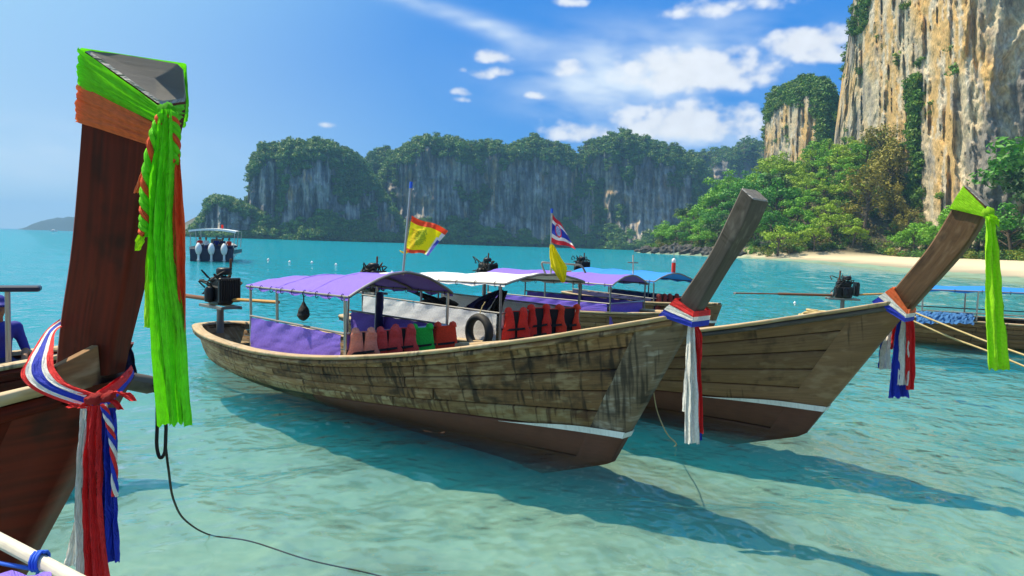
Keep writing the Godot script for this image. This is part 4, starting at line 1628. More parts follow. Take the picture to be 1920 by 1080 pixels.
func boats() -> void:
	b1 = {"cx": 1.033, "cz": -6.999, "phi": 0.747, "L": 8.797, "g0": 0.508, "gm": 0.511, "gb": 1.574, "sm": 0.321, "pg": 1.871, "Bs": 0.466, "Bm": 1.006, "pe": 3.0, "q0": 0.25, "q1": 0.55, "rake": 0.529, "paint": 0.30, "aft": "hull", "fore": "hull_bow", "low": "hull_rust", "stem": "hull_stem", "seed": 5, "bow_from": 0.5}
	make_boat(b1, "nearest weathered wooden longtail boat with a purple canopy and bare grey bow post")
	bow_post(b1, [Vector2(1389, 353), Vector2(1366, 402), Vector2(1328, 478), Vector2(1269, 566), Vector2(1258, 592)], [Vector2(1412, 374), Vector2(1391, 428), Vector2(1351, 498), Vector2(1299, 596), Vector2(1290, 612)], [0.165, 0.15, 0.115, 0.075, 0.05], "post")
	canopy(b1, {"z0": 2.7, "z1": 5.42, "half": 0.87, "y0": 1.44, "y1": 1.475, "rise": 0.30, "aft": 0.42, "cover": "lilac", "side": "lilac", "front": "lilac", "rail": 1.0, "posts": [2.83, 3.62, 5.33]})
	engine(b1, Vector3(-0.05, 0.95, 0.0), 0.0, 2.0, 1.5, 1.12)
	b2 = {"cx": 3.546, "cz": -8.304, "phi": 0.796, "L": 9.588, "g0": 0.532, "gm": 0.574, "gb": 1.702, "sm": 0.371, "pg": 1.909, "Bs": 0.6, "Bm": 1.043, "pe": 2.618, "q0": 0.299, "q1": 0.88, "rake": 0.641, "paint": 0.34, "aft": "hull_brown", "fore": "hull_brown", "seed": 9, "rub": "post", "stem": "hull_brown"}
	make_boat(b2, "second brown longtail boat with white canopy and yellow green scarf on its bow post")
	bow_post(b2, [Vector2(1808, 348), Vector2(1783, 393), Vector2(1738, 466), Vector2(1676, 541), Vector2(1660, 564)], [Vector2(1848, 386), Vector2(1834, 424), Vector2(1797, 478), Vector2(1722, 562), Vector2(1706, 584)], [0.10, 0.10, 0.095, 0.08, 0.05], "post_brown")
	canopy(b2, {"z0": 1.1, "z1": 5.34, "half": 0.95, "y0": 1.46, "y1": 1.585, "rise": 0.14, "aft": 0.5, "cover": "white_cloth", "side": "white_cloth", "front": "white_cloth", "rail": 1.12, "posts": [1.3, 3.2, 5.24], "post_mat": "dull_steel"})
	engine(b2, Vector3(0.0, 1.12, 0.1), 0.0, 2.0, 1.5)
	# the purple and the blue canopied boats behind
	b3 = {"phi": 0.72, "L": 6.3, "g0": 0.55, "gm": 0.56, "gb": 0.72, "sm": 0.4, "pg": 2.0, "Bs": 0.6, "Bm": 0.92, "pe": 2.6, "q0": 0.3, "q1": 0.7, "rake": 0.4, "paint": 0.2, "aft": "hull_brown", "fore": "hull_brown", "seed": 13, "strakes": 4}
	place_by(b3, Vector3(0, 1.3, 5.0), spot(1180, 527, 17.0))
	make_boat(b3, "longtail boat with purple canopy and side panels behind the white canopied boat")
	canopy(b3, {"z0": 0.8, "z1": 5.05, "half": 0.8, "y0": 1.33, "y1": 1.31, "rise": 0.22, "cover": "lilac", "side": "lilac", "front": "lilac", "rail": 0.86, "posts": [1.0, 3.0, 4.98], "post_mat": "dull_steel"})
	engine(b3, Vector3(0.0, 1.2, 0.1), 0.0, 2.0, 1.2)
	b4 = {"phi": 1.05, "L": 6.4, "g0": 0.55, "gm": 0.56, "gb": 0.72, "sm": 0.4, "pg": 2.0, "Bs": 0.6, "Bm": 0.9, "pe": 2.6, "q0": 0.3, "q1": 0.7, "rake": 0.4, "paint": 0.2, "aft": "hull_brown", "fore": "hull_brown", "seed": 17, "strakes": 4}
	place_by(b4, Vector3(0, 1.25, 4.9), spot(1264, 527, 20.5))
	make_boat(b4, "longtail boat with a bright blue canopy behind the purple canopied one")
	canopy(b4, {"z0": 0.6, "z1": 4.95, "half": 0.78, "y0": 1.28, "y1": 1.25, "rise": 0.24, "cover": "blue_cloth", "side": "navy_cloth", "front": "navy_cloth", "rail": 0.75, "posts": [0.8, 2.9, 4.9], "post_mat": "dull_steel"})
	engine(b4, Vector3(0.0, 1.25, 0.1), 0.0, 2.0, 1.2)
	# the boat with a long blue canopy at the right edge
	b5 = {"phi": 0.42, "L": 9.0, "g0": 0.62, "gm": 0.58, "gb": 1.4, "sm": 0.4, "pg": 2.0, "Bs": 0.62, "Bm": 0.95, "pe": 2.6, "q0": 0.3, "q1": 0.7, "rake": 0.5, "paint": 0.1, "aft": "hull_brown", "fore": "hull_brown", "seed": 21, "strakes": 5}
	place_by(b5, Vector3(-0.5, 0.62, 0.4), spot(1668, 596, 18.6))
	make_boat(b5, "brown longtail boat with a long blue canopy at the right edge behind the hanging scarf")
	canopy(b5, {"z0": 0.9, "z1": 6.2, "half": 0.85, "y0": 1.36, "y1": 1.42, "rise": 0.10, "cover": "blue_cloth", "side": "", "rail": 0.82, "posts": [1.1, 2.3, 4.2, 6.0]})
	engine(b5, Vector3(0.0, 1.02, -0.75), 0.25, 2.6, 1.0)
	# the boat whose bow stands close at the left edge
	var base := spot(207, 708, 2.68)
	b0 = {"phi": 0.09, "L": 9.0, "g0": 0.6, "gm": 0.62, "gb": base.y, "sm": 0.36, "pg": 2.2, "Bs": 0.6, "Bm": 1.0, "pe": 3.2, "q0": 0.3, "q1": 0.85, "rake": 0.55, "paint": 0.2, "aft": "hull_red", "fore": "hull_red", "seed": 25, "stripe": false, "stem": "red_wood", "rub": "hull_red", "end": 0.982, "strakes": 7}
	var f: Vector3 = Vector3(cos(b0.phi), 0, sin(b0.phi)) * (b0.rake * base.y)
	b0.cx = base.x - f.x
	b0.cz = base.z - f.z
	make_boat(b0, "dark red longtail boat close at the left, only its bow and tall post in view")
	bow_post(b0, [Vector2(152, 91), Vector2(146, 230), Vector2(129, 450), Vector2(108, 600), Vector2(98, 700)], [Vector2(301, 197), Vector2(283, 268), Vector2(244, 480), Vector2(214, 640), Vector2(202, 705)], [0.105, 0.10, 0.08, 0.062, 0.058], "red_wood", [Vector2(343, 123), Vector2(350, 190)])
	var g := Geo.new()
	var inv: Transform3D = b0.xf.affine_inverse()
	g.tube(PackedVector3Array([inv * spot(176, 706, 2.62), inv * spot(190, 708, 2.67), inv * spot(225, 711, 2.8), inv * spot(278, 721, 3.0), inv * spot(289, 724, 3.04)]), PackedFloat32Array([0.020, 0.030, 0.036, 0.040, 0.028]), 12)
	part("cross_beam", g, M.post, b0.root)
	# boards set on edge between the rail and the post
	for q: Array in [[Vector3(106, 690, 2.47), Vector3(184, 650, 2.60), Vector3(116, 742, 2.50), Vector3(190, 720, 2.62)], [Vector3(216, 655, 2.72), Vector3(250, 688, 2.92), Vector3(214, 706, 2.74), Vector3(246, 716, 2.92)]]:
		g = Geo.new()
		var p := []
		for v: Vector3 in q:
			p.append(inv * spot(v.x, v.y, v.z))
		var away: Vector3 = ((p[1] - p[0]).cross(p[2] - p[0])).normalized() * 0.035
		g.grid([PackedVector3Array([p[2], p[0], p[0] + Vector3(0, 0.004, 0) + away * 0.1, p[0] + away, p[2] + away]), PackedVector3Array([p[3].lerp(p[2], 0.5), p[1].lerp(p[0], 0.5), p[1].lerp(p[0], 0.5) + Vector3(0, 0.004, 0) + away * 0.1, p[1].lerp(p[0], 0.5) + away, p[3].lerp(p[2], 0.5) + away]), PackedVector3Array([p[3], p[1], p[1] + Vector3(0, 0.004, 0) + away * 0.1, p[1] + away, p[3] + away])], true)
		part("breast_board", g, M.hull_bow, b0.root)

func place_by(b: Dictionary, local: Vector3, world: Vector3) -> void:   # puts a boat so that a point of it comes to stand at a place, floating at the water
	var f := Vector3(cos(b.phi), 0, sin(b.phi))
	var x := Vector3.UP.cross(f)
	var o := world - x * local.x - f * (local.z - float(b.L))
	b.cx = o.x
	b.cz = o.z

# ---------------------------------------------------------------- boats farther off
func motor(parent: Node3D, p: Vector3) -> void:
	var o := holder("outboard_motor", parent)
	o.position = p
	var g := Geo.new()
	var rows := []
	for r in 11:
		var v := r / 10.0
		var w := 0.34 * pow(sin(PI * clampf(0.12 + v * 0.85, 0, 1)), 0.6)
		var row := PackedVector3Array()
		for k in 16:
			var a := TAU * k / 16.0
			row.append(Vector3(cos(a) * w * 0.8, v * 0.95, sin(a) * w - 0.1))
		rows.append(row)
	g.grid(rows, true)
	g.fan(rows[0]); g.fan(rows[-1])
	part("cowling", g, M.cowl_white, o)
	g = Geo.new()
	g.box(Vector3(0, -0.45, -0.02), Vector3(0.08, 0.5, 0.16), Basis.IDENTITY, 0.03)
	g.box(Vector3(0, -0.5, -0.05), Vector3(0.14, 0.02, 0.26))
	part("lower_unit", g, M.cowl_white, o)

func far_boats() -> void:
	# the speedboat with three outboards, seen from astern
	var p := level(397, 489)
	var o := thing("speedboat", "white canopied speedboat seen from astern with large white outboard motors, left of the cliffs", "boat", p)
	o.rotation.y = 0.28 + PI
	var g := Geo.new()
	var rows := []
	for k in 13:
		var u := k / 12.0
		var z := u * 9.5
		var w := 1.75 * (1.0 - pow(u, 3.0))
		var h := 1.15 + 0.5 * u * u
		rows.append(PackedVector3Array([Vector3(-w - 0.02, h, z), Vector3(-w * 0.97, 0.5, z), Vector3(-w * 0.8, 0.0, z), Vector3(0, -0.35 + 0.5 * u * u, z), Vector3(w * 0.8, 0.0, z), Vector3(w * 0.97, 0.5, z), Vector3(w + 0.02, h, z)]))
	g.grid(rows)
	part("hull", g, M.cowl_white, o)
	g = Geo.new()
	g.box(Vector3(0, 0.45, 0.05), Vector3(1.7, 0.55, 0.06), Basis.IDENTITY, 0.03)
	part("transom", g, M.navy, o)  # navy colour paints in the shade on the stern
	g = Geo.new()
	for s: float in [-1.0, 1.0]:
		g.quad(Vector3(s * 1.735, 0.62, 0.1), Vector3(s * 1.735, 0.62, 7.0), Vector3(s * 1.75, 0.95, 7.0), Vector3(s * 1.76, 0.95, 0.1))
	part("blue_stripe", moved(g, Vector3.ZERO), M.navy, o)
	g = Geo.new()
	g.box(Vector3(0, 0.55, 4.0), Vector3(1.6, 0.03, 3.9))
	part("deck", g, M.cowl_white, o)
	g = Geo.new()
	rows = []
	for r in 9:
		var v := r / 8.0
		var row := PackedVector3Array()
		for k in 13:
			var u := k / 6.0 - 1.0
			row.append(Vector3(u * 1.85, 2.55 + 0.18 * (1.0 - u * u) + 0.05 * sin(v * PI), 0.3 + v * 6.2))
		rows.append(row)
	g.grid(rows)
	part("canopy_roof", g, M.plastic_white, o)
	g = Geo.new()
	rows = []
	for v: float in [0.0, 1.0]:
		var row := PackedVector3Array()
		for k in 13:
			var u := k / 6.0 - 1.0
			row.append(Vector3(u * 1.86, 2.55 + 0.18 * (1.0 - u * u) - v * 0.16, 0.28))
		rows.append(row)
	g.grid(rows)
	part("canopy_valance", g, M.plastic_white, o)
	for s: float in [-1.0, 1.0]:
		for z: float in [0.4, 3.3, 6.3]:
			g = Geo.new()
			g.tube(PackedVector3Array([Vector3(s * 1.68, 1.1, z), Vector3(s * 1.78, 2.58, z)]), 0.035, 7)
			part("canopy_post", g, M.steel, o)
	for x: float in [-1.0, 0.0, 1.0]:
		motor(o, Vector3(x, 0.55, -0.15))
	for k in 4:
		g = Geo.new()
		g.box(Vector3(-0.05, 0.95, 1.5 + k * 1.1), Vector3(1.45, 0.35, 0.16), Basis.IDENTITY, 0.06)
		part("seat", g, M.navy, o)
	g = Geo.new()
	g.box(Vector3(0.4, 1.25, 6.4), Vector3(0.5, 0.6, 0.3), Basis.IDENTITY, 0.08)
	part("helm", g, M.dull_steel, o)
	g = Geo.new()
	g.box(Vector3(-0.7, 2.95, 1.0), Vector3(0.09, 0.14, 0.02))
	g.tube(PackedVector3Array([Vector3(-0.7, 2.7, 1.0), Vector3(-0.7, 3.05, 1.0)]), 0.02, 6)
	part("stern_pennant", g, M.jacket_red, o)
	var bxf := o.transform
	var cs := ["jacket_orange", "navy_cloth", "shirt_blue", "white_cloth", "jacket_red"]
	for k in 5:
		var at_ := bxf * Transform3D(Basis(Vector3.UP, PI + 0.3 * (k - 2)), Vector3(-1.25 + 0.62 * k, 1.12, 1.15 + 0.9 * (k % 3)))
		seated_person(at_, cs[k], "navy_cloth", "person in a %s top sitting under the speedboat's canopy, %s from the left" % [["bright orange", "dark blue", "blue", "white", "red"][k], ordinal(k + 1)], false)
	# a far small motor boat on the horizon
	p = level(101, 434.2)
	o = thing("motor_boat", "tiny white motor boat far off under the hazy hill at the left", "boat", p)
	o.rotation.y = PI / 2
	g = Geo.new()
	rows = []
	for k in 9:
		var u := k / 8.0
		var w := 1.3 * (1.0 - pow(u, 2.6))
		rows.append(PackedVector3Array([Vector3(-w, 1.2 + 0.5 * u, u * 9 - 4), Vector3(-w * 0.7, -0.2, u * 9 - 4), Vector3(w * 0.7, -0.2, u * 9 - 4), Vector3(w, 1.2 + 0.5 * u, u * 9 - 4)]))
	g.grid(rows)
	part("hull", g, M.plastic_white, o)
	g = Geo.new()
	g.box(Vector3(0, 1.9, -0.6), Vector3(1.0, 0.7, 2.0), Basis.IDENTITY, 0.25)
	part("cabin", g, M.plastic_white, o)
	g = Geo.new()
	g.box(Vector3(0, 2.0, -0.5), Vector3(1.02, 0.25, 1.5), Basis.IDENTITY, 0.1)
	part("cabin_window", g, M.navy, o)
	# mooring floats
	var k := 0
	var cols := ["white", "white", "white", "white", "white", "white"]
	var where := ["nearest the speedboat", "second from the speedboat", "third from the speedboat", "fourth from the speedboat", "just left of the yellow flag's pole", "between the boat bows at the far right"]
	for q: Vector2 in [Vector2(503, 488), Vector2(543, 492), Vector2(585, 493), Vector2(630, 497), Vector2(735, 511), Vector2(1490, 569)]:
		var w := level(q.x, q.y)
		var d := w.distance_to(EYE)
		var r := 2.4 / FOCAL * d
		g = Geo.new()
		g.lathe(Vector3.ZERO, PackedVector2Array([Vector2(0, -r), Vector2(r * 0.7, -r * 0.7), Vector2(r, 0), Vector2(r * 0.75, r * 0.66), Vector2(r * 0.25, r * 0.98), Vector2(r * 0.2, r * 1.25), Vector2(0, r * 1.28)]), 12)
		var bu := part(numbered("mooring_float"), g, M.plastic_white)
		bu.position = w + Vector3.UP * r * 0.3
		tag(bu, "small white mooring float on the water, %s" % where[k], "float", "mooring floats")
		k += 1

# ---------------------------------------------------------------- people: one smooth surface over a posed skeleton
func field(bones: Array, p: Vector3, soft: float) -> float:
	var d := 1e3
	for b: Array in bones:
		var a: Vector3 = b[0]
		var ab: Vector3 = b[1] - a
		var t := clampf((p - a).dot(ab) / maxf(ab.length_squared(), 1e-9), 0, 1)
		var e := (p - a - ab * t).length() - lerpf(b[2], b[3], t)
		var h := clampf(0.5 + 0.5 * (d - e) / soft, 0, 1)
		d = lerpf(d, e, h) - soft * h * (1.0 - h)
	return d

func skin_over(bones: Array, cell: float, soft: float) -> Geo:
	var lo := Vector3(1e3, 1e3, 1e3)
	var hi := -lo
	for b: Array in bones:
		var r: float = maxf(b[2], b[3]) + cell * 2
		for q in 2:
			lo = lo.min(b[q] - Vector3.ONE * r)
			hi = hi.max(b[q] + Vector3.ONE * r)
	var n := Vector3i(((hi - lo) / cell).ceil()) + Vector3i.ONE
	var vals := PackedFloat32Array()
	vals.resize(n.x * n.y * n.z)
	for z in n.z:
		for y in n.y:
			for x in n.x:
				vals[(z * n.y + y) * n.x + x] = field(bones, lo + Vector3(x, y, z) * cell, soft)
	var g := Geo.new()
	var at_ := {}
	var sx := 1
	var sy := n.x
	var sz := n.x * n.y
	for z in n.z - 1:
		for y in n.y - 1:
			for x in n.x - 1:
				var o := (z * n.y + y) * n.x + x
				var sum := Vector3.ZERO
				var c := 0
				for e: Array in [[0, sx, Vector3(0, 0, 0), Vector3(1, 0, 0)], [sy, sy + sx, Vector3(0, 1, 0), Vector3(1, 0, 0)], [sz, sz + sx, Vector3(0, 0, 1), Vector3(1, 0, 0)], [sy + sz, sy + sz + sx, Vector3(0, 1, 1), Vector3(1, 0, 0)],
						[0, sy, Vector3(0, 0, 0), Vector3(0, 1, 0)], [sx, sx + sy, Vector3(1, 0, 0), Vector3(0, 1, 0)], [sz, sz + sy, Vector3(0, 0, 1), Vector3(0, 1, 0)], [sx + sz, sx + sz + sy, Vector3(1, 0, 1), Vector3(0, 1, 0)],
						[0, sz, Vector3(0, 0, 0), Vector3(0, 0, 1)], [sx, sx + sz, Vector3(1, 0, 0), Vector3(0, 0, 1)], [sy, sy + sz, Vector3(0, 1, 0), Vector3(0, 0, 1)], [sx + sy, sx + sy + sz, Vector3(1, 1, 0), Vector3(0, 0, 1)]]:
					var a := vals[o + e[0]]
					var b := vals[o + e[1]]
					if (a < 0) != (b < 0):
						sum += e[2] + e[3] * (a / (a - b))
						c += 1
				if c:
					at_[o] = g.point(lo + (Vector3(x, y, z) + sum / c) * cell)
	for z in range(1, n.z - 1):
		for y in range(1, n.y - 1):
			for x in range(1, n.x - 1):
				var o := (z * n.y + y) * n.x + x
				for e: Array in [[sx, sy, sz], [sy, sz, sx], [sz, sx, sy]]:
					var a := vals[o]
					var b := vals[o + e[0]]
					if (a < 0) != (b < 0):
						var k := [o, o - e[1], o - e[1] - e[2], o - e[2]]
						if k.all(func(q): return at_.has(q)):
							if a < 0:
								g.tri(at_[k[0]], at_[k[2]], at_[k[1]]); g.tri(at_[k[0]], at_[k[3]], at_[k[2]])
							else:
								g.tri(at_[k[0]], at_[k[1]], at_[k[2]]); g.tri(at_[k[0]], at_[k[2]], at_[k[3]])
	return g

var body_meshes := {}
func seated_person(where: Transform3D, shirt: String, legs: String, label: String, cap: bool) -> void:
	# origin at the seat, facing +z
	if body_meshes.is_empty():
		var hip := Vector3(0, 0.10, 0)
		var chest := Vector3(0, 0.44, 0.02)
		var torso := [[hip, Vector3(0, 0.28, -0.01), 0.13, 0.12], [Vector3(0, 0.28, -0.01), chest, 0.12, 0.135], [Vector3(-0.15, 0.50, 0), Vector3(0.15, 0.50, 0), 0.065, 0.065]]
		var skinb := [[Vector3(0, 0.5, 0), Vector3(0, 0.62, 0.02), 0.055, 0.05]]
		for s: float in [-1.0, 1.0]:
			var sh := Vector3(s * 0.18, 0.50, 0)
			var el := Vector3(s * 0.24, 0.25, 0.08)
			var wr := Vector3(s * 0.15, 0.15, 0.32)
			torso.append([sh, el, 0.055, 0.046])
			skinb.append([el, wr, 0.04, 0.028])
			var palm := wr + Vector3(-s * 0.01, -0.015, 0.07)
			skinb.append([wr, palm, 0.03, 0.034])
			for k in 4:
				var root := palm + Vector3((k - 1.5) * 0.019, 0, 0.02)
				skinb.append([root, root + Vector3(0, -0.02, 0.05 + 0.01 * sin(k * 1.1)), 0.011, 0.008])
			skinb.append([palm + Vector3(-s * 0.03, 0, -0.02), palm + Vector3(-s * 0.055, -0.005, 0.03), 0.012, 0.009])
		var trousers := [[hip, Vector3(0, 0.13, 0), 0.14, 0.135]]
		for s: float in [-1.0, 1.0]:
			var knee := Vector3(s * 0.12, 0.10, 0.44)
			trousers.append([Vector3(s * 0.09, 0.09, 0.02), knee, 0.085, 0.062])
			trousers.append([knee, Vector3(s * 0.12, -0.30, 0.42), 0.06, 0.042])
			skinb.append([Vector3(s * 0.12, -0.30, 0.42), Vector3(s * 0.12, -0.40, 0.42), 0.04, 0.038])
			skinb.append([Vector3(s * 0.12, -0.41, 0.42), Vector3(s * 0.13, -0.42, 0.56), 0.04, 0.03])
		body_meshes.shirt = skin_over(torso, 0.024, 0.05)
		body_meshes.legs = skin_over(trousers, 0.026, 0.03)
		var head := [[Vector3(0, 0.73, 0.02), Vector3(0, 0.76, 0.01), 0.088, 0.09], [Vector3(0, 0.66, 0.06), Vector3(0, 0.69, 0.055), 0.048, 0.06], [Vector3(0, 0.705, 0.105), Vector3(0, 0.685, 0.125), 0.010, 0.014], [Vector3(0.09, 0.70, 0.01), Vector3(0.095, 0.72, 0.0), 0.014, 0.017], [Vector3(-0.09, 0.70, 0.01), Vector3(-0.095, 0.72, 0.0), 0.014, 0.017]]
		body_meshes.body = skin_over(skinb + head, 0.017, 0.012)
		body_meshes.hair = skin_over([[Vector3(0, 0.77, -0.015), Vector3(0, 0.755, -0.03), 0.092, 0.092]], 0.02, 0.02)
		body_meshes.cap = skin_over([[Vector3(0, 0.775, 0.0), Vector3(0, 0.775, 0.01), 0.096, 0.096], [Vector3(0, 0.765, 0.10), Vector3(0, 0.755, 0.16), 0.022, 0.016], [Vector3(0.05, 0.765, 0.09), Vector3(0.04, 0.755, 0.14), 0.02, 0.015], [Vector3(-0.05, 0.765, 0.09), Vector3(-0.04, 0.755, 0.14), 0.02, 0.015]], 0.016, 0.03)
	var o := thing("person", label, "person", Vector3.ZERO)
	o.transform = where
	part("body", body_meshes.body, M.skin, o)
	part("shirt", body_meshes.shirt, M[shirt], o)
	part("trousers", body_meshes.legs, M[legs], o)
	if cap:
		part("cap", body_meshes.cap, M.shirt_blue, o)
	else:
		part("hair", body_meshes.hair, M.iron, o)

# ---------------------------------------------------------------- flags, sashes, ropes and other small things
func flag_picture(kind: int) -> ImageTexture:
	var im := Image.create(192, 128, false, Image.FORMAT_RGB8)
	var f := noise(131 + kind, 0.09, 3)
	for y in 128:
		for x in 192:
			var u := x / 191.0
			var v := y / 127.0
			var c: Color
			if kind == 0:
				c = lin(0.96, 0.84, 0.004)
				if v < 0.16 or (v > 0.90 and u < 0.8):
					c = lin(0.85, 0.07, 0.02)
				elif u > 0.90:
					c = lin(0.02, 0.05, 0.45) if v > 0.42 else lin(0.75, 0.75, 0.72)
				elif u > 0.84:
					c = lin(0.75, 0.75, 0.72) if v > 0.35 else c
				# a faded green print with red marks beside it
				var q := Vector2((u - 0.42) / 0.17, (v - 0.52) / 0.26)
				if q.length() < 1.0 + 0.5 * f.get_noise_2d(x * 1.5, y * 1.5) and f.get_noise_2d(x * 2.4, y * 2.4) > -0.18:
					c = c.lerp(lin(0.16, 0.30, 0.01), 0.8)
				elif u > 0.1 and u < 0.32 and v > 0.3 and v < 0.86 and f.get_noise_2d(x * 3.4 + 40, y * 2.2) > 0.18:
					c = c.lerp(lin(0.75, 0.16, 0.01), 0.75)
			else:
				c = lin(0.72, 0.02, 0.04)
				if v > 0.17 and v < 0.83:
					c = lin(0.80, 0.80, 0.80)
				if v > 0.31 and v < 0.69:
					c = lin(0.012, 0.045, 0.45)
				var d := Vector2((u - 0.36) * 1.5, v - 0.45).length()
				if d < 0.27 and d > 0.20:
					c = lin(0.75, 0.04, 0.06)
				elif d <= 0.20:
					c = lin(0.10, 0.22, 0.60) if f.get_noise_2d(x * 2.0, y * 2.0) < 0.15 else lin(0.8, 0.8, 0.8)
			im.set_pixel(x, y, c)
	return ImageTexture.create_from_image(im)

func flag_sheet(p00: Vector3, p10: Vector3, p11: Vector3, p01: Vector3, deep: float, seed_: int) -> Geo:
	var g := Geo.new()
	var rows := []
	var uvs := []
	var out := (p10 - p00).cross(p01 - p00).normalized()
	var f := noise(seed_, 1.0, 2)
	for r in 21:
		var v := r / 20.0
		var row := PackedVector3Array()
		var ur := PackedVector2Array()
		for k in 29:
			var u := k / 28.0
			var p := p00.lerp(p10, u).lerp(p01.lerp(p11, u), v)
			row.append(p + out * (deep * u * sin(u * 8.0 + v * 2.5) + deep * 0.7 * f.get_noise_2d(u * 2.5, v * 2.5)) + (p01 - p00) * 0.03 * sin(u * 7.0))
			ur.append(Vector2(u, v))
		rows.append(row); uvs.append(ur)
	g.grid(rows, false, uvs)
	return g

func strip(o: Node3D, called: String, pts: Array, d: float, widths_px: Array, m: String, pleats: float, deep: float, seed_: int, d2 := -1.0) -> void:
	var mid := PackedVector3Array()
	var n := pts.size()
	for k in n:
		mid.append(spot(pts[k].x, pts[k].y, lerpf(d, d2 if d2 > 0 else d, float(k) / (n - 1))) - o.position)
	var w := []
	for q in widths_px:
		w.append(q / FOCAL * d)
	part(called, tail(mid, w, cam_right.lerp(Vector3(0, 0, -0.3), 0.15).normalized(), pleats, deep, seed_), M[m], o)

func braid(o: Node3D, pts: Array, d: float, mats: Array, r: float, turns: float) -> void:
	var mid := smooth(at(pts, d), 40)
	for k in mats.size():
		var p := PackedVector3Array()
		for j in mid.size():
			var a := turns * TAU * j / 40.0 + TAU * k / mats.size()
			p.append(mid[j] + cam_right * cos(a) * r * 0.95 + cam_forward * sin(a) * r * 0.95 - o.position)
		var g := Geo.new()
		g.tube(p, r, 7)
		part("braid_strand", g, M[mats[k]], o)

func lump(o: Node3D, called: String, p: Vector3, size: Vector3, m: String, turn := 0.0) -> void:
	var f := noise(int(absf(p.x) * 1000) % 900, 1.0, 2)
	var g := Geo.new()
	g.ball(Vector3.ZERO, Vector3.ONE, Basis.IDENTITY, 16)
	for k in g.v.size():
		var d := g.v[k]
		g.v[k] = Basis(Vector3.BACK, turn) * (d * size * (1.0 + 0.3 * f.get_noise_3d(d.x * 3, d.y * 3, d.z * 3) + 0.12 * sin(d.x * 9.0 + d.y * 5.0))) + p - o.position
	part(called, g, M[m], o)

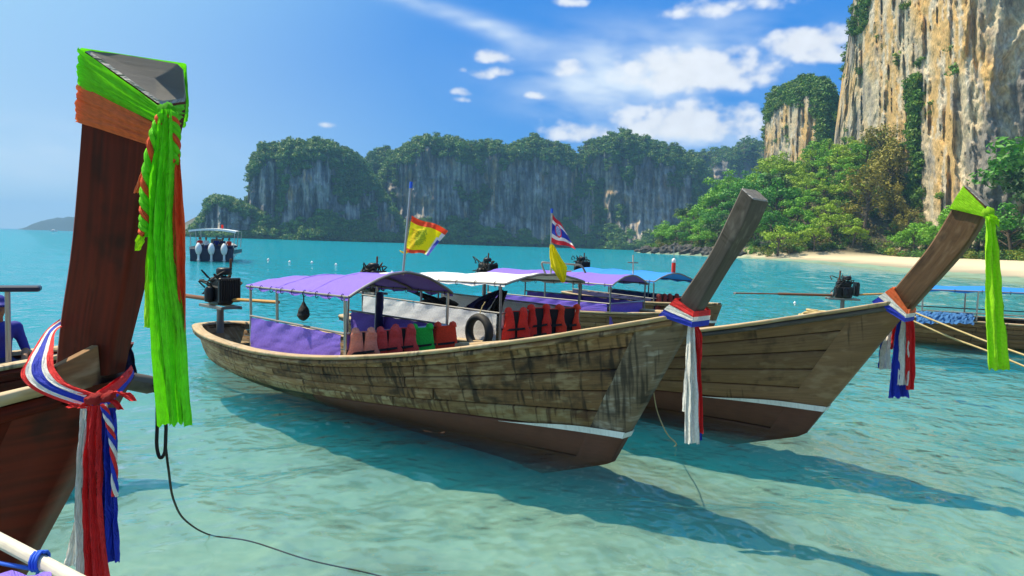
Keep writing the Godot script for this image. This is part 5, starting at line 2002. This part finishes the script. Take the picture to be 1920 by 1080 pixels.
func details() -> void:
	var g: Geo
	# ---- boat 0: the green and orange scarves round the top of the post
	var o := thing("scarf", "neon green and orange scarves knotted round the top of the tall left bow post", "scarf", spot(310, 205, 2.6), "cloths tied on the bow posts")
	var w := -0.118
	var up: Array = []
	var lo: Array = []
	for q: Array in [[Vector2(149, 89), w], [Vector2(304, 203), w], [Vector2(353, 194), -w], [Vector2(347, 119), -w]]:
		up.append(b0.xf * inside(b0, q[0].x, q[0].y, q[1]))
	for q: Array in [[Vector2(147, 162), w], [Vector2(296, 232), w], [Vector2(346, 240), -w], [Vector2(342, 190), -w]]:
		lo.append(b0.xf * inside(b0, q[0].x, q[0].y, q[1]))
	band(corners(up), corners(lo), [["neon_green", 0.34], ["neon_green", 0.33], ["neon_green", 0.33]], o, 0.008, true, 72, "green_wrap")
	up.clear()
	for q: Array in [[Vector2(147, 158), w + 0.003], [Vector2(293, 232), w + 0.003], [Vector2(338, 250), -w - 0.01], [Vector2(330, 195), -w - 0.01]]:
		up.append(b0.xf * inside(b0, q[0].x, q[0].y, q[1]))
	lo.clear()
	for q: Array in [[Vector2(143, 229), w + 0.003], [Vector2(279, 272), w + 0.003], [Vector2(322, 278), -w - 0.01], [Vector2(318, 240), -w - 0.01]]:
		lo.append(b0.xf * inside(b0, q[0].x, q[0].y, q[1]))
	band(corners(up), corners(lo), [["coral", 0.4], ["coral", 0.35], ["coral", 0.25]], o, 0.008, true, 72, "orange_wrap")
	lump(o, "knot", spot(313, 208, 2.44), Vector3(0.03, 0.028, 0.03), "neon_green", 0.4)
	strip(o, "green_tail", [Vector2(312, 205), Vector2(307, 320), Vector2(304, 470), Vector2(316, 620), Vector2(329, 797)], 2.41, [20, 38, 44, 60, 58], "neon_green", 2.4, 0.022, 3)
	strip(o, "green_tail", [Vector2(305, 240), Vector2(292, 420), Vector2(285, 540), Vector2(284, 614)], 2.44, [12, 28, 34, 30], "neon_yellow", 1.4, 0.014, 4)
	strip(o, "orange_tail", [Vector2(326, 250), Vector2(333, 380), Vector2(337, 520), Vector2(340, 648)], 2.43, [14, 26, 27, 16], "orange", 1.6, 0.014, 5)
	strip(o, "orange_tail", [Vector2(300, 440), Vector2(297, 600), Vector2(298, 735)], 2.46, [10, 16, 12], "coral", 1.0, 0.008, 6)
	strip(o, "orange_tail", [Vector2(276, 300), Vector2(268, 335), Vector2(260, 362)], 2.44, [6, 16, 22], "coral", 1.2, 0.006, 7)
	braid(o, [Vector2(304, 215), Vector2(288, 260), Vector2(274, 340), Vector2(272, 400), Vector2(270, 440)], 2.42, ["neon_green", "orange", "neon_green"], 0.0105, 4.5)
	braid(o, [Vector2(322, 212), Vector2(328, 250), Vector2(327, 305)], 2.43, ["neon_green", "orange", "neon_green"], 0.0105, 2.5)
	strip(o, "green_tail", [Vector2(270, 432), Vector2(262, 452), Vector2(257, 470)], 2.42, [8, 16, 6], "neon_yellow", 0.8, 0.005, 8)
	# ---- boat 0: the tricolour sash round the bow
	o = thing("sash", "red, white and blue sash tied in a red knot round the left boat's bow", "sash", spot(185, 740, 2.36), "cloths tied on the bow posts")
	var inner := PackedVector3Array()
	var outer := PackedVector3Array()
	for q: Array in [[122, 610, 2.66], [105, 622, 2.52], [100, 655, 2.43], [103, 690, 2.38], [128, 719, 2.36], [180, 738, 2.37]]:
		inner.append(spot(q[0], q[1], q[2]))
	for q: Array in [[112, 598, 2.66], [84, 622, 2.52], [55, 668, 2.40], [39, 704, 2.35], [72, 736, 2.34], [176, 774, 2.36]]:
		outer.append(spot(q[0], q[1], q[2]))
	band(inner, outer, [["sash_red", 0.2], ["sash_white", 0.17], ["sash_blue", 0.30], ["sash_white", 0.17], ["sash_red", 0.16]], o, 0.004, false, 40, "stripe")
	inner = PackedVector3Array()
	outer = PackedVector3Array()
	for q: Array in [[185, 735, 2.37], [215, 718, 2.45], [240, 692, 2.6], [246, 684, 2.75]]:
		inner.append(spot(q[0], q[1], q[2]))
	for q: Array in [[190, 770, 2.37], [222, 742, 2.45], [247, 712, 2.6], [252, 700, 2.75]]:
		outer.append(spot(q[0], q[1], q[2]))
	band(inner, outer, [["sash_red", 0.6], ["sash_blue", 0.4]], o, 0.004, false, 24, "stripe")
	strip(o, "dark_fold", [Vector2(216, 612), Vector2(233, 648), Vector2(247, 700)], 2.80, [10, 26, 22], "navy_cloth", 1.0, 0.01, 9)
	lump(o, "knot", spot(178, 748, 2.33), Vector3(0.034, 0.020, 0.022), "sash_red", 0.15)
	lump(o, "knot", spot(203, 744, 2.33), Vector3(0.026, 0.017, 0.02), "sash_red", 0.5)
	strip(o, "ribbon", [Vector2(134, 764), Vector2(165, 752), Vector2(205, 728), Vector2(244, 698)], 2.33, [24, 22, 18, 10], "sash_red", 1.6, 0.008, 16, 2.6)
	strip(o, "ribbon", [Vector2(150, 738), Vector2(180, 742), Vector2(212, 752), Vector2(226, 768)], 2.325, [16, 18, 20, 14], "sash_red", 1.4, 0.007, 17)
	strip(o, "red_tail", [Vector2(210, 738), Vector2(230, 736), Vector2(250, 752)], 2.32, [16, 26, 12], "sash_red", 0.8, 0.006, 10)
	strip(o, "red_tail", [Vector2(170, 752), Vector2(152, 762), Vector2(136, 756)], 2.33, [14, 24, 20], "sash_red", 0.8, 0.006, 11)
	strip(o, "white_tail", [Vector2(157, 766), Vector2(153, 860), Vector2(150, 960), Vector2(158, 1120)], 2.33, [14, 18, 22, 38], "sash_white", 1.6, 0.016, 12)
	strip(o, "red_tail", [Vector2(177, 760), Vector2(176, 860), Vector2(177, 980), Vector2(190, 1120)], 2.32, [24, 30, 36, 44], "sash_red", 2.2, 0.018, 13)
	strip(o, "blue_tail", [Vector2(204, 765), Vector2(204, 860), Vector2(206, 960), Vector2(210, 1052)], 2.34, [26, 32, 36, 34], "sash_blue", 2.0, 0.018, 14)
	strip(o, "white_tail", [Vector2(148, 960), Vector2(139, 1010), Vector2(132, 1062)], 2.35, [6, 18, 28], "sash_white", 1.6, 0.01, 15)
	braid(o, [Vector2(194, 758), Vector2(206, 800), Vector2(213, 850), Vector2(216, 930)], 2.31, ["sash_white", "sash_blue", "sash_red"], 0.006, 3.0)
	# ---- boat 0: black rope with a loop, then down into the water
	rope("rope", PackedVector3Array([spot(289, 722, 2.98), spot(294, 735, 2.94), spot(295, 790, 2.94), spot(294, 835, 2.94), spot(300, 858, 2.94), spot(309, 848, 2.94), spot(311, 815, 2.94), spot(311, 795, 2.93), spot(306, 760, 2.96), spot(289, 730, 3.0)]), 0.0075, "rope_black", "thick black rope loop hanging below the green scarf from the left boat's beam", "rope", 60)
	var wet := level(396, 1006)
	var line := PackedVector3Array([spot(310, 830, 2.96), spot(316, 880, 3.05), spot(326, 938, 3.4), spot(350, 978, 4.0), wet + Vector3(0, 0.01, 0), level(470, 1015, -0.05), level(580, 1050, -0.09), level(720, 1082, -0.12), level(900, 1140, -0.16)])
	rope("rope", line, 0.0055, "rope_black", "thin dark mooring rope running from the left bow down into the clear water", "rope", 70)
	# ---- the pale pole across the lower left corner and the lilac awning under it
	o = thing("awning_pole", "pale cream pole with blue cord crossing the lower left corner", "pole", spot(60, 1045, 1.5))
	g = Geo.new()
	g.tube(PackedVector3Array([spot(-160, 930, 1.7) - o.position, spot(60, 1045, 1.5) - o.position, spot(200, 1118, 1.42) - o.position, spot(520, 1290, 1.2) - o.position]), 0.0155, 12)
	part("pole", g, M.pole_white, o)
	g = Geo.new()
	var pts := PackedVector3Array()
	var pa := spot(74, 1052, 1.488) - o.position
	for k in 31:
		var a := TAU * 3.0 * k / 30.0
		pts.append(pa + Vector3(0, cos(a), sin(a)) * 0.020 + cam_right * (k - 15) * 0.0006)
	g.tube(pts, 0.0035, 6)
	g.tube(smooth(PackedVector3Array([pa + Vector3(0, -0.02, 0.0), spot(40, 1042, 1.5) - o.position + Vector3(0, -0.025, 0), spot(-30, 1018, 1.55) - o.position + Vector3(0, -0.04, 0)]), 10), 0.0045, 6)
	g.tube(smooth(PackedVector3Array([pa, pa + Vector3(-0.005, -0.03, 0), pa + Vector3(-0.006, -0.06, 0.0)]), 6), 0.0035, 6)
	part("blue_cord", g, M.rope_blue, o)
	o = thing("awning", "lilac cloth awning edge at the very bottom left corner under the pale pole", "awning", spot(40, 1078, 1.46))
	var rows := []
	for r in 13:
		var row := PackedVector3Array()
		for k in 25:
			var q := spot(lerpf(-260, 96, k / 24.0), lerpf(1066, 1076, k / 24.0), 1.46).lerp(spot(lerpf(-260, 120, k / 24.0), 1330, 1.1), r / 12.0)
			row.append(q + Vector3.UP * (0.006 * sin(k * 1.4 + r) + 0.004 * sin(r * 1.1)) - o.position)
		rows.append(row)
	g = Geo.new()
	g.grid(rows)
	part("cloth", g, M.lilac, o)
	for q: Vector3 in [spot(-250, 1080, 1.5), spot(80, 1100, 1.5), spot(-240, 1320, 1.12), spot(110, 1325, 1.12)]:
		g = Geo.new()
		g.tube(PackedVector3Array([q - o.position, Vector3(q.x, -0.45, q.z) - o.position]), 0.012, 8)
		part("awning_leg", g, M.steel, o)
	# ---- the boat behind the left bow with a seated person
	var b6 := {"phi": -0.5, "L": 7.5, "g0": 0.55, "gm": 0.56, "gb": 0.95, "sm": 0.4, "pg": 2.0, "Bs": 0.6, "Bm": 0.9, "pe": 2.6, "q0": 0.3, "q1": 0.7, "rake": 0.4, "paint": 0.2, "aft": "red_wood", "fore": "red_wood", "seed": 31, "strakes": 4, "stripe": false}
	place_by(b6, Vector3(0.0, 0.9, 6.9), spot(45, 690, 7.4))
	make_boat(b6, "boat mostly hidden at the left edge, with a person in blue aboard")
	var inv: Transform3D = b6.xf.affine_inverse()
	var cn := holder("canopy", b6.root)
	g = Geo.new()
	var ph: Vector3 = inv * spot(14, 547, 7.3)
	g.tube(PackedVector3Array([ph, Vector3(ph.x, 0.3, ph.z)]), 0.026, 8)
	part("post", g, M.steel, cn)
	g = Geo.new()
	g.box(inv * spot(2, 541, 7.3), Vector3(0.10, 0.03, 0.35), Basis.IDENTITY, 0.02)
	part("roof_edge", g, M.navy, cn)
	var seat := spot(-4, 690, 7.6)
	seated_person(Transform3D(Basis(Vector3.UP, 0.9), Vector3(seat.x, seat.y - 0.06, seat.z)), "shirt_blue", "navy_cloth", "person in a blue shirt and blue cap sitting at the left edge of the photo", true)
	# ---- boat 1: sash, jackets, flag, bag, mooring line
	o = thing("sash", "red, white and blue sash on the nearest boat's bow with a long white tail", "sash", spot(1296, 605, 6.5), "cloths tied on the bow posts")
	post_sash(b1, o, [Vector2(1267, 559), Vector2(1301, 584), Vector2(1297, 614), Vector2(1234, 592)], 0.16, [["sash_red", 0.36], ["sash_white", 0.28], ["sash_blue", 0.36]])
	lump(o, "knot", spot(1297, 603, 6.35), Vector3(0.05, 0.05, 0.05), "sash_red", 0.6)
	strip(o, "white_tail", [Vector2(1296, 606), Vector2(1296, 680), Vector2(1297, 760), Vector2(1298, 832)], 6.33, [12, 20, 26, 28], "sash_white", 2.0, 0.03, 21)
	strip(o, "white_tail", [Vector2(1288, 690), Vector2(1286, 740), Vector2(1287, 772)], 6.36, [6, 10, 14], "sash_white", 1.2, 0.015, 22)
	strip(o, "red_tail", [Vector2(1300, 600), Vector2(1306, 650), Vector2(1309, 720), Vector2(1311, 812)], 6.40, [14, 18, 12, 10], "sash_red", 1.5, 0.03, 23)
	strip(o, "red_tail", [Vector2(1302, 605), Vector2(1311, 630), Vector2(1312, 655)], 6.37, [8, 12, 8], "sash_red", 1.0, 0.02, 24)
	strip(o, "blue_tail", [Vector2(1308, 770), Vector2(1312, 800), Vector2(1313, 826)], 6.43, [8, 8, 7], "sash_blue", 1.0, 0.01, 25)
	var fr := 5.41
	life_jacket(on_rail(b1, -0.64, 1.04, fr, -0.35), "jacket_salmon", "faded salmon life jacket, leftmost on the purple boat's front rail", 0.92, 0.0)
	life_jacket(on_rail(b1, -0.26, 1.03, fr, -0.3), "jacket_pink", "pinkish red life jacket right beside the salmon one", 0.86, 0.0)
	life_jacket(on_rail(b1, -0.02, 1.05, fr + 0.03, -0.4), "jacket_pink", "dull pink life jacket just left of the green one", 0.9, 0.01)
	life_jacket(on_rail(b1, 0.33, 1.03, fr, PI - 0.35), "jacket_green", "bright green life jacket on the purple boat's front rail", 0.88, 0.03)
	life_jacket(on_rail(b1, 0.76, 1.03, fr, PI - 0.35), "jacket_orange", "bright red life jacket at the right end of the purple boat's front rail", 0.9, 0.03)
	var cp: Node3D = b1.root.get_node("canopy")
	g = Geo.new()
	var rc := inside(b1, 712, 548, 0.82)
	g.tube(smooth(PackedVector3Array([rc, rc + Vector3(0.01, -0.15, 0), rc + Vector3(-0.01, -0.35, 0.01), rc + Vector3(0, -0.62, 0)]), 12), PackedFloat32Array([0.04, 0.055, 0.06, 0.062, 0.058, 0.06, 0.066, 0.06, 0.055, 0.06, 0.065, 0.06, 0.05]), 10)
	part("rolled_curtain", g, M.navy_cloth, cp)
	o = thing("bag", "black drawstring bag hanging under the purple canopy", "bag", spot(569, 585, 9.4))
	g = Geo.new()
	var f := noise(5, 1.0, 2)
	rows = []
	for r in 15:
		var v := r / 14.0
		var rr := lut([Vector2(0, 0.01), Vector2(0.1, 0.06), Vector2(0.3, 0.085), Vector2(0.6, 0.065), Vector2(0.85, 0.03), Vector2(1, 0.012)], v)
		var row := PackedVector3Array()
		for k in 16:
			var a := TAU * k / 16.0
			var r3 := rr * (1.0 + 0.25 * f.get_noise_3d(cos(a) * 2, v * 4, sin(a) * 2) + 0.07 * sin(a * 6.0) * v)
			row.append(Vector3(cos(a) * r3, v * 0.26 - 0.12, sin(a) * r3))
		rows.append(row)
	g.grid(rows, true)
	part("pouch", g, M.black_cloth, o)
	g = Geo.new()
	g.tube(PackedVector3Array([Vector3(0, 0.13, 0), Vector3(0.002, 0.20, 0), spot(567, 548, 9.4) - o.position]), 0.009, 6)
	part("cord", g, M.rope_black, o)
	# flags
	o = thing("flag", "yellow flag with red upper edge and faded green print above the purple canopy", "flag", b1.xf * Vector3(0, 1.74, 5.38))
	flag_pole(o, spot(771, 341, 9.45))
	var fm := cloth_mat("flag_print", Color.WHITE, 0.9)
	fm.albedo_texture = flag_picture(0)
	fm.uv1_scale = Vector3.ONE
	part("flag_cloth", moved(flag_sheet(spot(772, 404, 9.45), spot(839, 431, 9.35), spot(804, 479, 9.3), spot(760, 471, 9.45), 0.035, 61), -o.position), fm, o)
	part("flag_cord", moved(tail(at([Vector2(766, 470), Vector2(758, 474), Vector2(749, 470)], 9.44), [0.05, 0.03, 0.01], Vector3.UP, 1.0, 0.01, 3), -o.position), M.flag_yellow, o)
	var pd: float = (b2.xf * Vector3(0, 1.73, 5.3) - EYE).dot(cam_forward)
	o = thing("flag", "red, white and blue flag with a round badge above the white canopy", "flag", b2.xf * Vector3(0.12, 1.72, 5.3))
	flag_pole(o, spot(1035, 391, pd))
	fm = cloth_mat("flag_bands", Color.WHITE, 0.5)
	fm.albedo_texture = flag_picture(1)
	fm.uv1_scale = Vector3.ONE
	part("flag_cloth", moved(flag_sheet(spot(1036, 401, pd), spot(1058, 428, pd), spot(1079, 467, pd - 0.1), spot(1034, 454, pd), 0.04, 62), -o.position), fm, o)
	o = thing("pennant", "plain yellow pennant drooping below the red, white and blue flag", "flag", spot(1034, 460, pd))
	part("pennant_cloth", moved(tail(PackedVector3Array([spot(1034, 458, pd - 0.02), spot(1040, 480, pd - 0.03), spot(1048, 502, pd - 0.05), spot(1056, 530, pd - 0.06)]), [0.05, 0.17, 0.26, 0.04], cam_right, 1.8, 0.04, 8), -o.position), M.flag_yellow, o)
	# mooring line at boat 1's stem, and its lashing
	rope("rope", PackedVector3Array([spot(1224, 724, 7.2), spot(1232, 770, 7.15), spot(1250, 812, 7.1), level(1268, 832, -0.02), level(1262, 838, -0.5)]), 0.006, "rope_tan", "thin mooring line dropping from the nearest boat's stem into the water")
	# ---- boat 2: sash, scarf, jackets, tyre, tarpaulins
	o = thing("sash", "red, white and blue sash on the second boat's bow with blue, white and red tails", "sash", spot(1700, 590, 7.9), "cloths tied on the bow posts")
	post_sash(b2, o, [Vector2(1674, 538), Vector2(1702, 580), Vector2(1696, 604), Vector2(1634, 566)], 0.15, [["coral", 0.36], ["sash_white", 0.30], ["sash_blue", 0.34]])
	lump(o, "knot", spot(1703, 590, 7.75), Vector3(0.06, 0.07, 0.05), "sash_red", 0.5)
	strip(o, "blue_tail", [Vector2(1690, 600), Vector2(1686, 650), Vector2(1685, 700), Vector2(1685, 745)], 7.8, [14, 24, 34, 44], "sash_blue", 2.4, 0.035, 31)
	strip(o, "white_tail", [Vector2(1696, 598), Vector2(1695, 640), Vector2(1695, 680), Vector2(1693, 722)], 7.74, [10, 15, 17, 18], "sash_white", 1.6, 0.03, 32)
	strip(o, "red_tail", [Vector2(1705, 592), Vector2(1707, 640), Vector2(1707, 690), Vector2(1706, 731)], 7.72, [13, 16, 16, 13], "sash_red", 1.6, 0.03, 33)
	strip(o, "white_tail", [Vector2(1668, 612), Vector2(1662, 650), Vector2(1660, 692)], 8.05, [8, 16, 18], "sash_white", 1.4, 0.03, 34)
	strip(o, "blue_tail", [Vector2(1658, 625), Vector2(1652, 655), Vector2(1650, 690)], 8.1, [5, 9, 8], "sash_blue", 1.0, 0.02, 35)
	strip(o, "red_tail", [Vector2(1678, 605), Vector2(1674, 630), Vector2(1672, 655)], 8.0, [6, 7, 5], "sash_red", 1.0, 0.02, 36)
	o = thing("scarf", "yellow green scarf knotted round the top of the second boat's bow post", "scarf", spot(1852, 400, 7.6), "cloths tied on the bow posts")
	post_sash(b2, o, [Vector2(1806, 349), Vector2(1852, 396), Vector2(1847, 407), Vector2(1780, 391)], 0.125, [["neon_yellow", 1.0]])
	var kd: float = (b2.xf * inside(b2, 1850, 400, -0.12) - EYE).dot(cam_forward) - 0.06
	lump(o, "knot", spot(1853, 400, kd), Vector3(0.055, 0.06, 0.05), "neon_yellow", 0.5)
	strip(o, "long_tail", [Vector2(1856, 405), Vector2(1860, 480), Vector2(1866, 590), Vector2(1872, 693)], kd - 0.05, [16, 26, 34, 40], "neon_yellow", 2.2, 0.04, 41)
	strip(o, "short_tail", [Vector2(1856, 402), Vector2(1866, 412), Vector2(1873, 425)], kd - 0.08, [12, 16, 4], "neon_yellow", 1.0, 0.02, 42)
	fr = 5.32
	life_jacket(on_rail(b2, -0.68, 1.17, fr, -0.4), "jacket_red", "orange red life jacket at the left end of the white canopied boat's front rail", 1.0)
	life_jacket(on_rail(b2, -0.16, 1.20, fr, -0.2), "jacket_red", "orange red life jacket hanging crooked, second on the white canopied boat's rail", 1.0, 0.075)
	life_jacket(on_rail(b2, 0.18, 1.17, fr + 0.02, -0.5), "jacket_orange", "narrow orange life jacket, third on the white canopied boat's rail", 0.95, 0.06)
	life_jacket(on_rail(b2, 0.56, 1.17, fr, -0.3), "jacket_orange", "orange life jacket hanging wide open at the right of the white canopied boat's rail", 1.05, 0.11)
	o = thing("tyre", "black tyre hung as a fender on the white side panel", "tyre", b2.xf * inside(b2, 898, 622, -1.10))
	o.basis = b2.xf.basis
	g = Geo.new()
	rows = []
	for k in 32:
		var a := TAU * k / 32.0
		var row := PackedVector3Array()
		for j in 14:
			var c := TAU * j / 14.0
			var rr := 0.235 + 0.055 * cos(c) + (0.004 if k % 2 and absf(c - PI) > 2.2 else 0.0)
			row.append(Vector3(0.075 * sin(c), cos(a) * rr, sin(a) * rr))
		rows.append(row)
	rows.append(rows[0])
	g.grid(rows, true)
	part("tread", g, M.rubber, o)
	g = Geo.new()
	g.tube(PackedVector3Array([Vector3(0.0, 0.27, 0), Vector3(0.04, 0.4, 0.02), Vector3(0.10, 0.47, 0.02)]), 0.008, 6)
	part("fender_rope", g, M.rope_tan, o)
	o = thing("tarpaulin", "black and dark blue tarpaulins tied back under the white canopy", "tarpaulin", b2.xf * Vector3(0.5, 1.1, 3.0))
	var d := 12.4
	for q: Array in [[[Vector2(768, 545), Vector2(800, 556), Vector2(832, 572), Vector2(868, 590)], [14, 30, 36, 16], "black_cloth"], [[Vector2(940, 543), Vector2(916, 556), Vector2(898, 572), Vector2(880, 592)], [10, 30, 44, 50], "navy_cloth"], [[Vector2(946, 545), Vector2(938, 560), Vector2(930, 578), Vector2(928, 594)], [12, 18, 22, 30], "black_cloth"]]:
		var wd := []
		for x: float in q[1]:
			wd.append(x / FOCAL * d)
		part("tarp_fold", moved(tail(at(q[0], d), wd, cam_right, 1.7, 0.05, 51), -o.position), M[q[2]], o)
	lump(o, "tarp_bundle", spot(815, 574, 12.6), Vector3(0.42, 0.14, 0.2), "black_cloth", 0.1)
	# jackets on the farther boats
	life_jacket(on_rail(b4, -0.55, 0.86, 5.0, 0.1), "jacket_maroon", "dark maroon life jacket, left one on the blue canopied boat's front rail", 1.0)
	life_jacket(on_rail(b4, -0.10, 0.86, 5.0, -0.1), "jacket_maroon", "dark maroon life jacket, second one on the blue canopied boat's front rail", 1.0)
	life_jacket(on_rail(b4, 0.45, 0.84, 5.0, 0.0), "jacket_maroon", "dark maroon life jacket beside the bow sash, on the blue canopied boat", 0.95)
	# masts and the red float on the canopies behind
	o = thing("mast", "thin pale mast with a short crossbar on the purple canopy behind", "mast", spot(1187, 514, 17.0))
	g = Geo.new()
	var top := spot(1187, 478, (o.position - EYE).dot(cam_forward)) - o.position
	g.tube(PackedVector3Array([Vector3.ZERO, top]), 0.018, 7)
	part("pole", g, M.pole_white, o)
	g = Geo.new()
	g.box(top * 0.6, Vector3(0.13, 0.014, 0.014))
	part("crossbar", g, M.dull_steel, o)
	o = thing("marker", "red and white cylindrical marker with a thin rod on the blue canopy", "marker", b4.xf * Vector3(0.0, 1.5, 4.85))
	var k4: float = (o.position - EYE).dot(cam_forward)
	g = Geo.new()
	g.lathe(Vector3.ZERO, PackedVector2Array([Vector2(0, 0), Vector2(0.055, 0), Vector2(0.06, 0.02), Vector2(0.06, 0.28), Vector2(0.045, 0.3), Vector2(0, 0.3)]), 12)
	part("red_tube", g, M.jacket_red, o)
	g = Geo.new()
	g.lathe(Vector3(0, 0.3, 0), PackedVector2Array([Vector2(0.045, 0), Vector2(0.062, 0.015), Vector2(0.062, 0.1), Vector2(0.02, 0.13), Vector2(0, 0.13)]), 12)
	part("white_cap", g, M.plastic_white, o)
	g = Geo.new()
	g.tube(PackedVector3Array([Vector3(0, 0.42, 0), Vector3(-0.02, 0.78, 0)]), 0.012, 6)
	part("rod", g, M.steel, o)
	# a bent tube rail on the white canopy
	o = thing("roof_rail", "bent black tube rail standing on top of the white canopy", "rail", spot(1052, 512, pd + 0.6))
	g = Geo.new()
	g.tube(smooth(at([Vector2(1024, 516), Vector2(1016, 494), Vector2(1030, 493), Vector2(1075, 496), Vector2(1090, 499), Vector2(1098, 512)], pd + 0.6), 30), 0.018, 7)
	part("tube", moved(g, -o.position), M.dull_steel, o)
	# ---- boat 5: tarpaulin heap, ropes to shore
	o = thing("tarpaulin", "crumpled blue tarpaulin lying on the right edge boat's rail", "tarpaulin", spot(1790, 595, 17.4))
	rows = []
	for r in 15:
		var row := PackedVector3Array()
		for k in 41:
			var u := k / 40.0
			var q := spot(lerpf(1716, 1826, u), lerpf(584, 590, u), 17.6).lerp(spot(lerpf(1718, 1826, u), lerpf(606, 608, u), 17.0), r / 14.0)
			row.append(q + Vector3(0, 0.05 * f.get_noise_2d(u * 14.0, r * 0.5) + 0.10 * sin(r / 14.0 * PI), 0.08 * f.get_noise_2d(u * 18.0 + 9, r * 0.6)) - o.position)
		rows.append(row)
	g = Geo.new()
	g.grid(rows)
	part("tarp_sheet", g, M.blue_tarp, o)
	rope("rope", PackedVector3Array([spot(1712, 585, 8.6), spot(1790, 617, 8.2), spot(1870, 648, 7.8), spot(1990, 690, 7.2)]), 0.012, "rope_tan", "upper tan mooring rope running from the second boat's bow to the right edge")
	rope("rope", PackedVector3Array([spot(1712, 602, 8.6), spot(1780, 632, 8.3), spot(1850, 658, 8.0), spot(1990, 716, 7.4)]), 0.012, "rope_tan", "lower tan mooring rope running from the second boat's bow to the right edge")
	# coiled line and red cloth on boat 2's foredeck
	pts = PackedVector3Array()
	var ro: Vector3 = b2.xf * (hull(b2, 0.915, 1.0, 1.0) * Vector3(0, 1, 1) + Vector3(0.02, -0.02, 0))
	for k in 60:
		var a := k * 0.42
		pts.append(ro + b2.xf.basis * Vector3(0.08 * cos(a) + 0.01 * sin(k), 0.02 + 0.0016 * k + 0.01 * sin(a * 1.7), 0.13 * sin(a) + 0.002 * k))
	rope("rope", pts, 0.014, "rope_tan", "loosely coiled tan rope on the second boat's foredeck", "rope", 180)
	o = thing("cloth_bundle", "small bright red cloth lying on the second boat's foredeck by the sash", "cloth", b2.xf * (hull(b2, 0.95, 1.0, 1.0) * Vector3(0, 1, 1) + Vector3(0.02, 0.0, 0)))
	lump(o, "bundle", o.position, Vector3(0.12, 0.035, 0.08), "sash_red", -0.1)

func flag_pole(o: Node3D, top: Vector3) -> void:
	var g := Geo.new()
	g.tube(PackedVector3Array([Vector3.ZERO, (top - o.position) * 0.55, top - o.position]), 0.017, 8)
	part("pole", g, M.steel, o)
	g = Geo.new()
	g.tube(PackedVector3Array([(top - o.position) * 0.93, (top - o.position) * 1.0]), 0.021, 8)
	part("pole_tip", g, M.rope_blue, o)

# a sash round a bow post: its near face as a quad of pixels (back upper, front upper, front lower, back lower), half width there
func post_sash(b: Dictionary, o: Node3D, q: Array, half: float, stripes: Array) -> void:
	var p := []
	for k in 4:
		p.append(inside(b, q[k].x, q[k].y, -half))
	var up := []
	var lo := []
	for s: float in [1.0, -1.0]:
		pass
	var bu: Vector3 = p[0]
	var fu: Vector3 = p[1]
	var fl: Vector3 = p[2]
	var bl: Vector3 = p[3]
	for v: Vector3 in [bu, fu, Vector3(-fu.x, fu.y, fu.z), Vector3(-bu.x, bu.y, bu.z)]:
		up.append(b.xf * v)
	for v: Vector3 in [bl, fl, Vector3(-fl.x, fl.y, fl.z), Vector3(-bl.x, bl.y, bl.z)]:
		lo.append(b.xf * v)
	band(corners(up), corners(lo), stripes, o, 0.006, true, 64, "wrap")
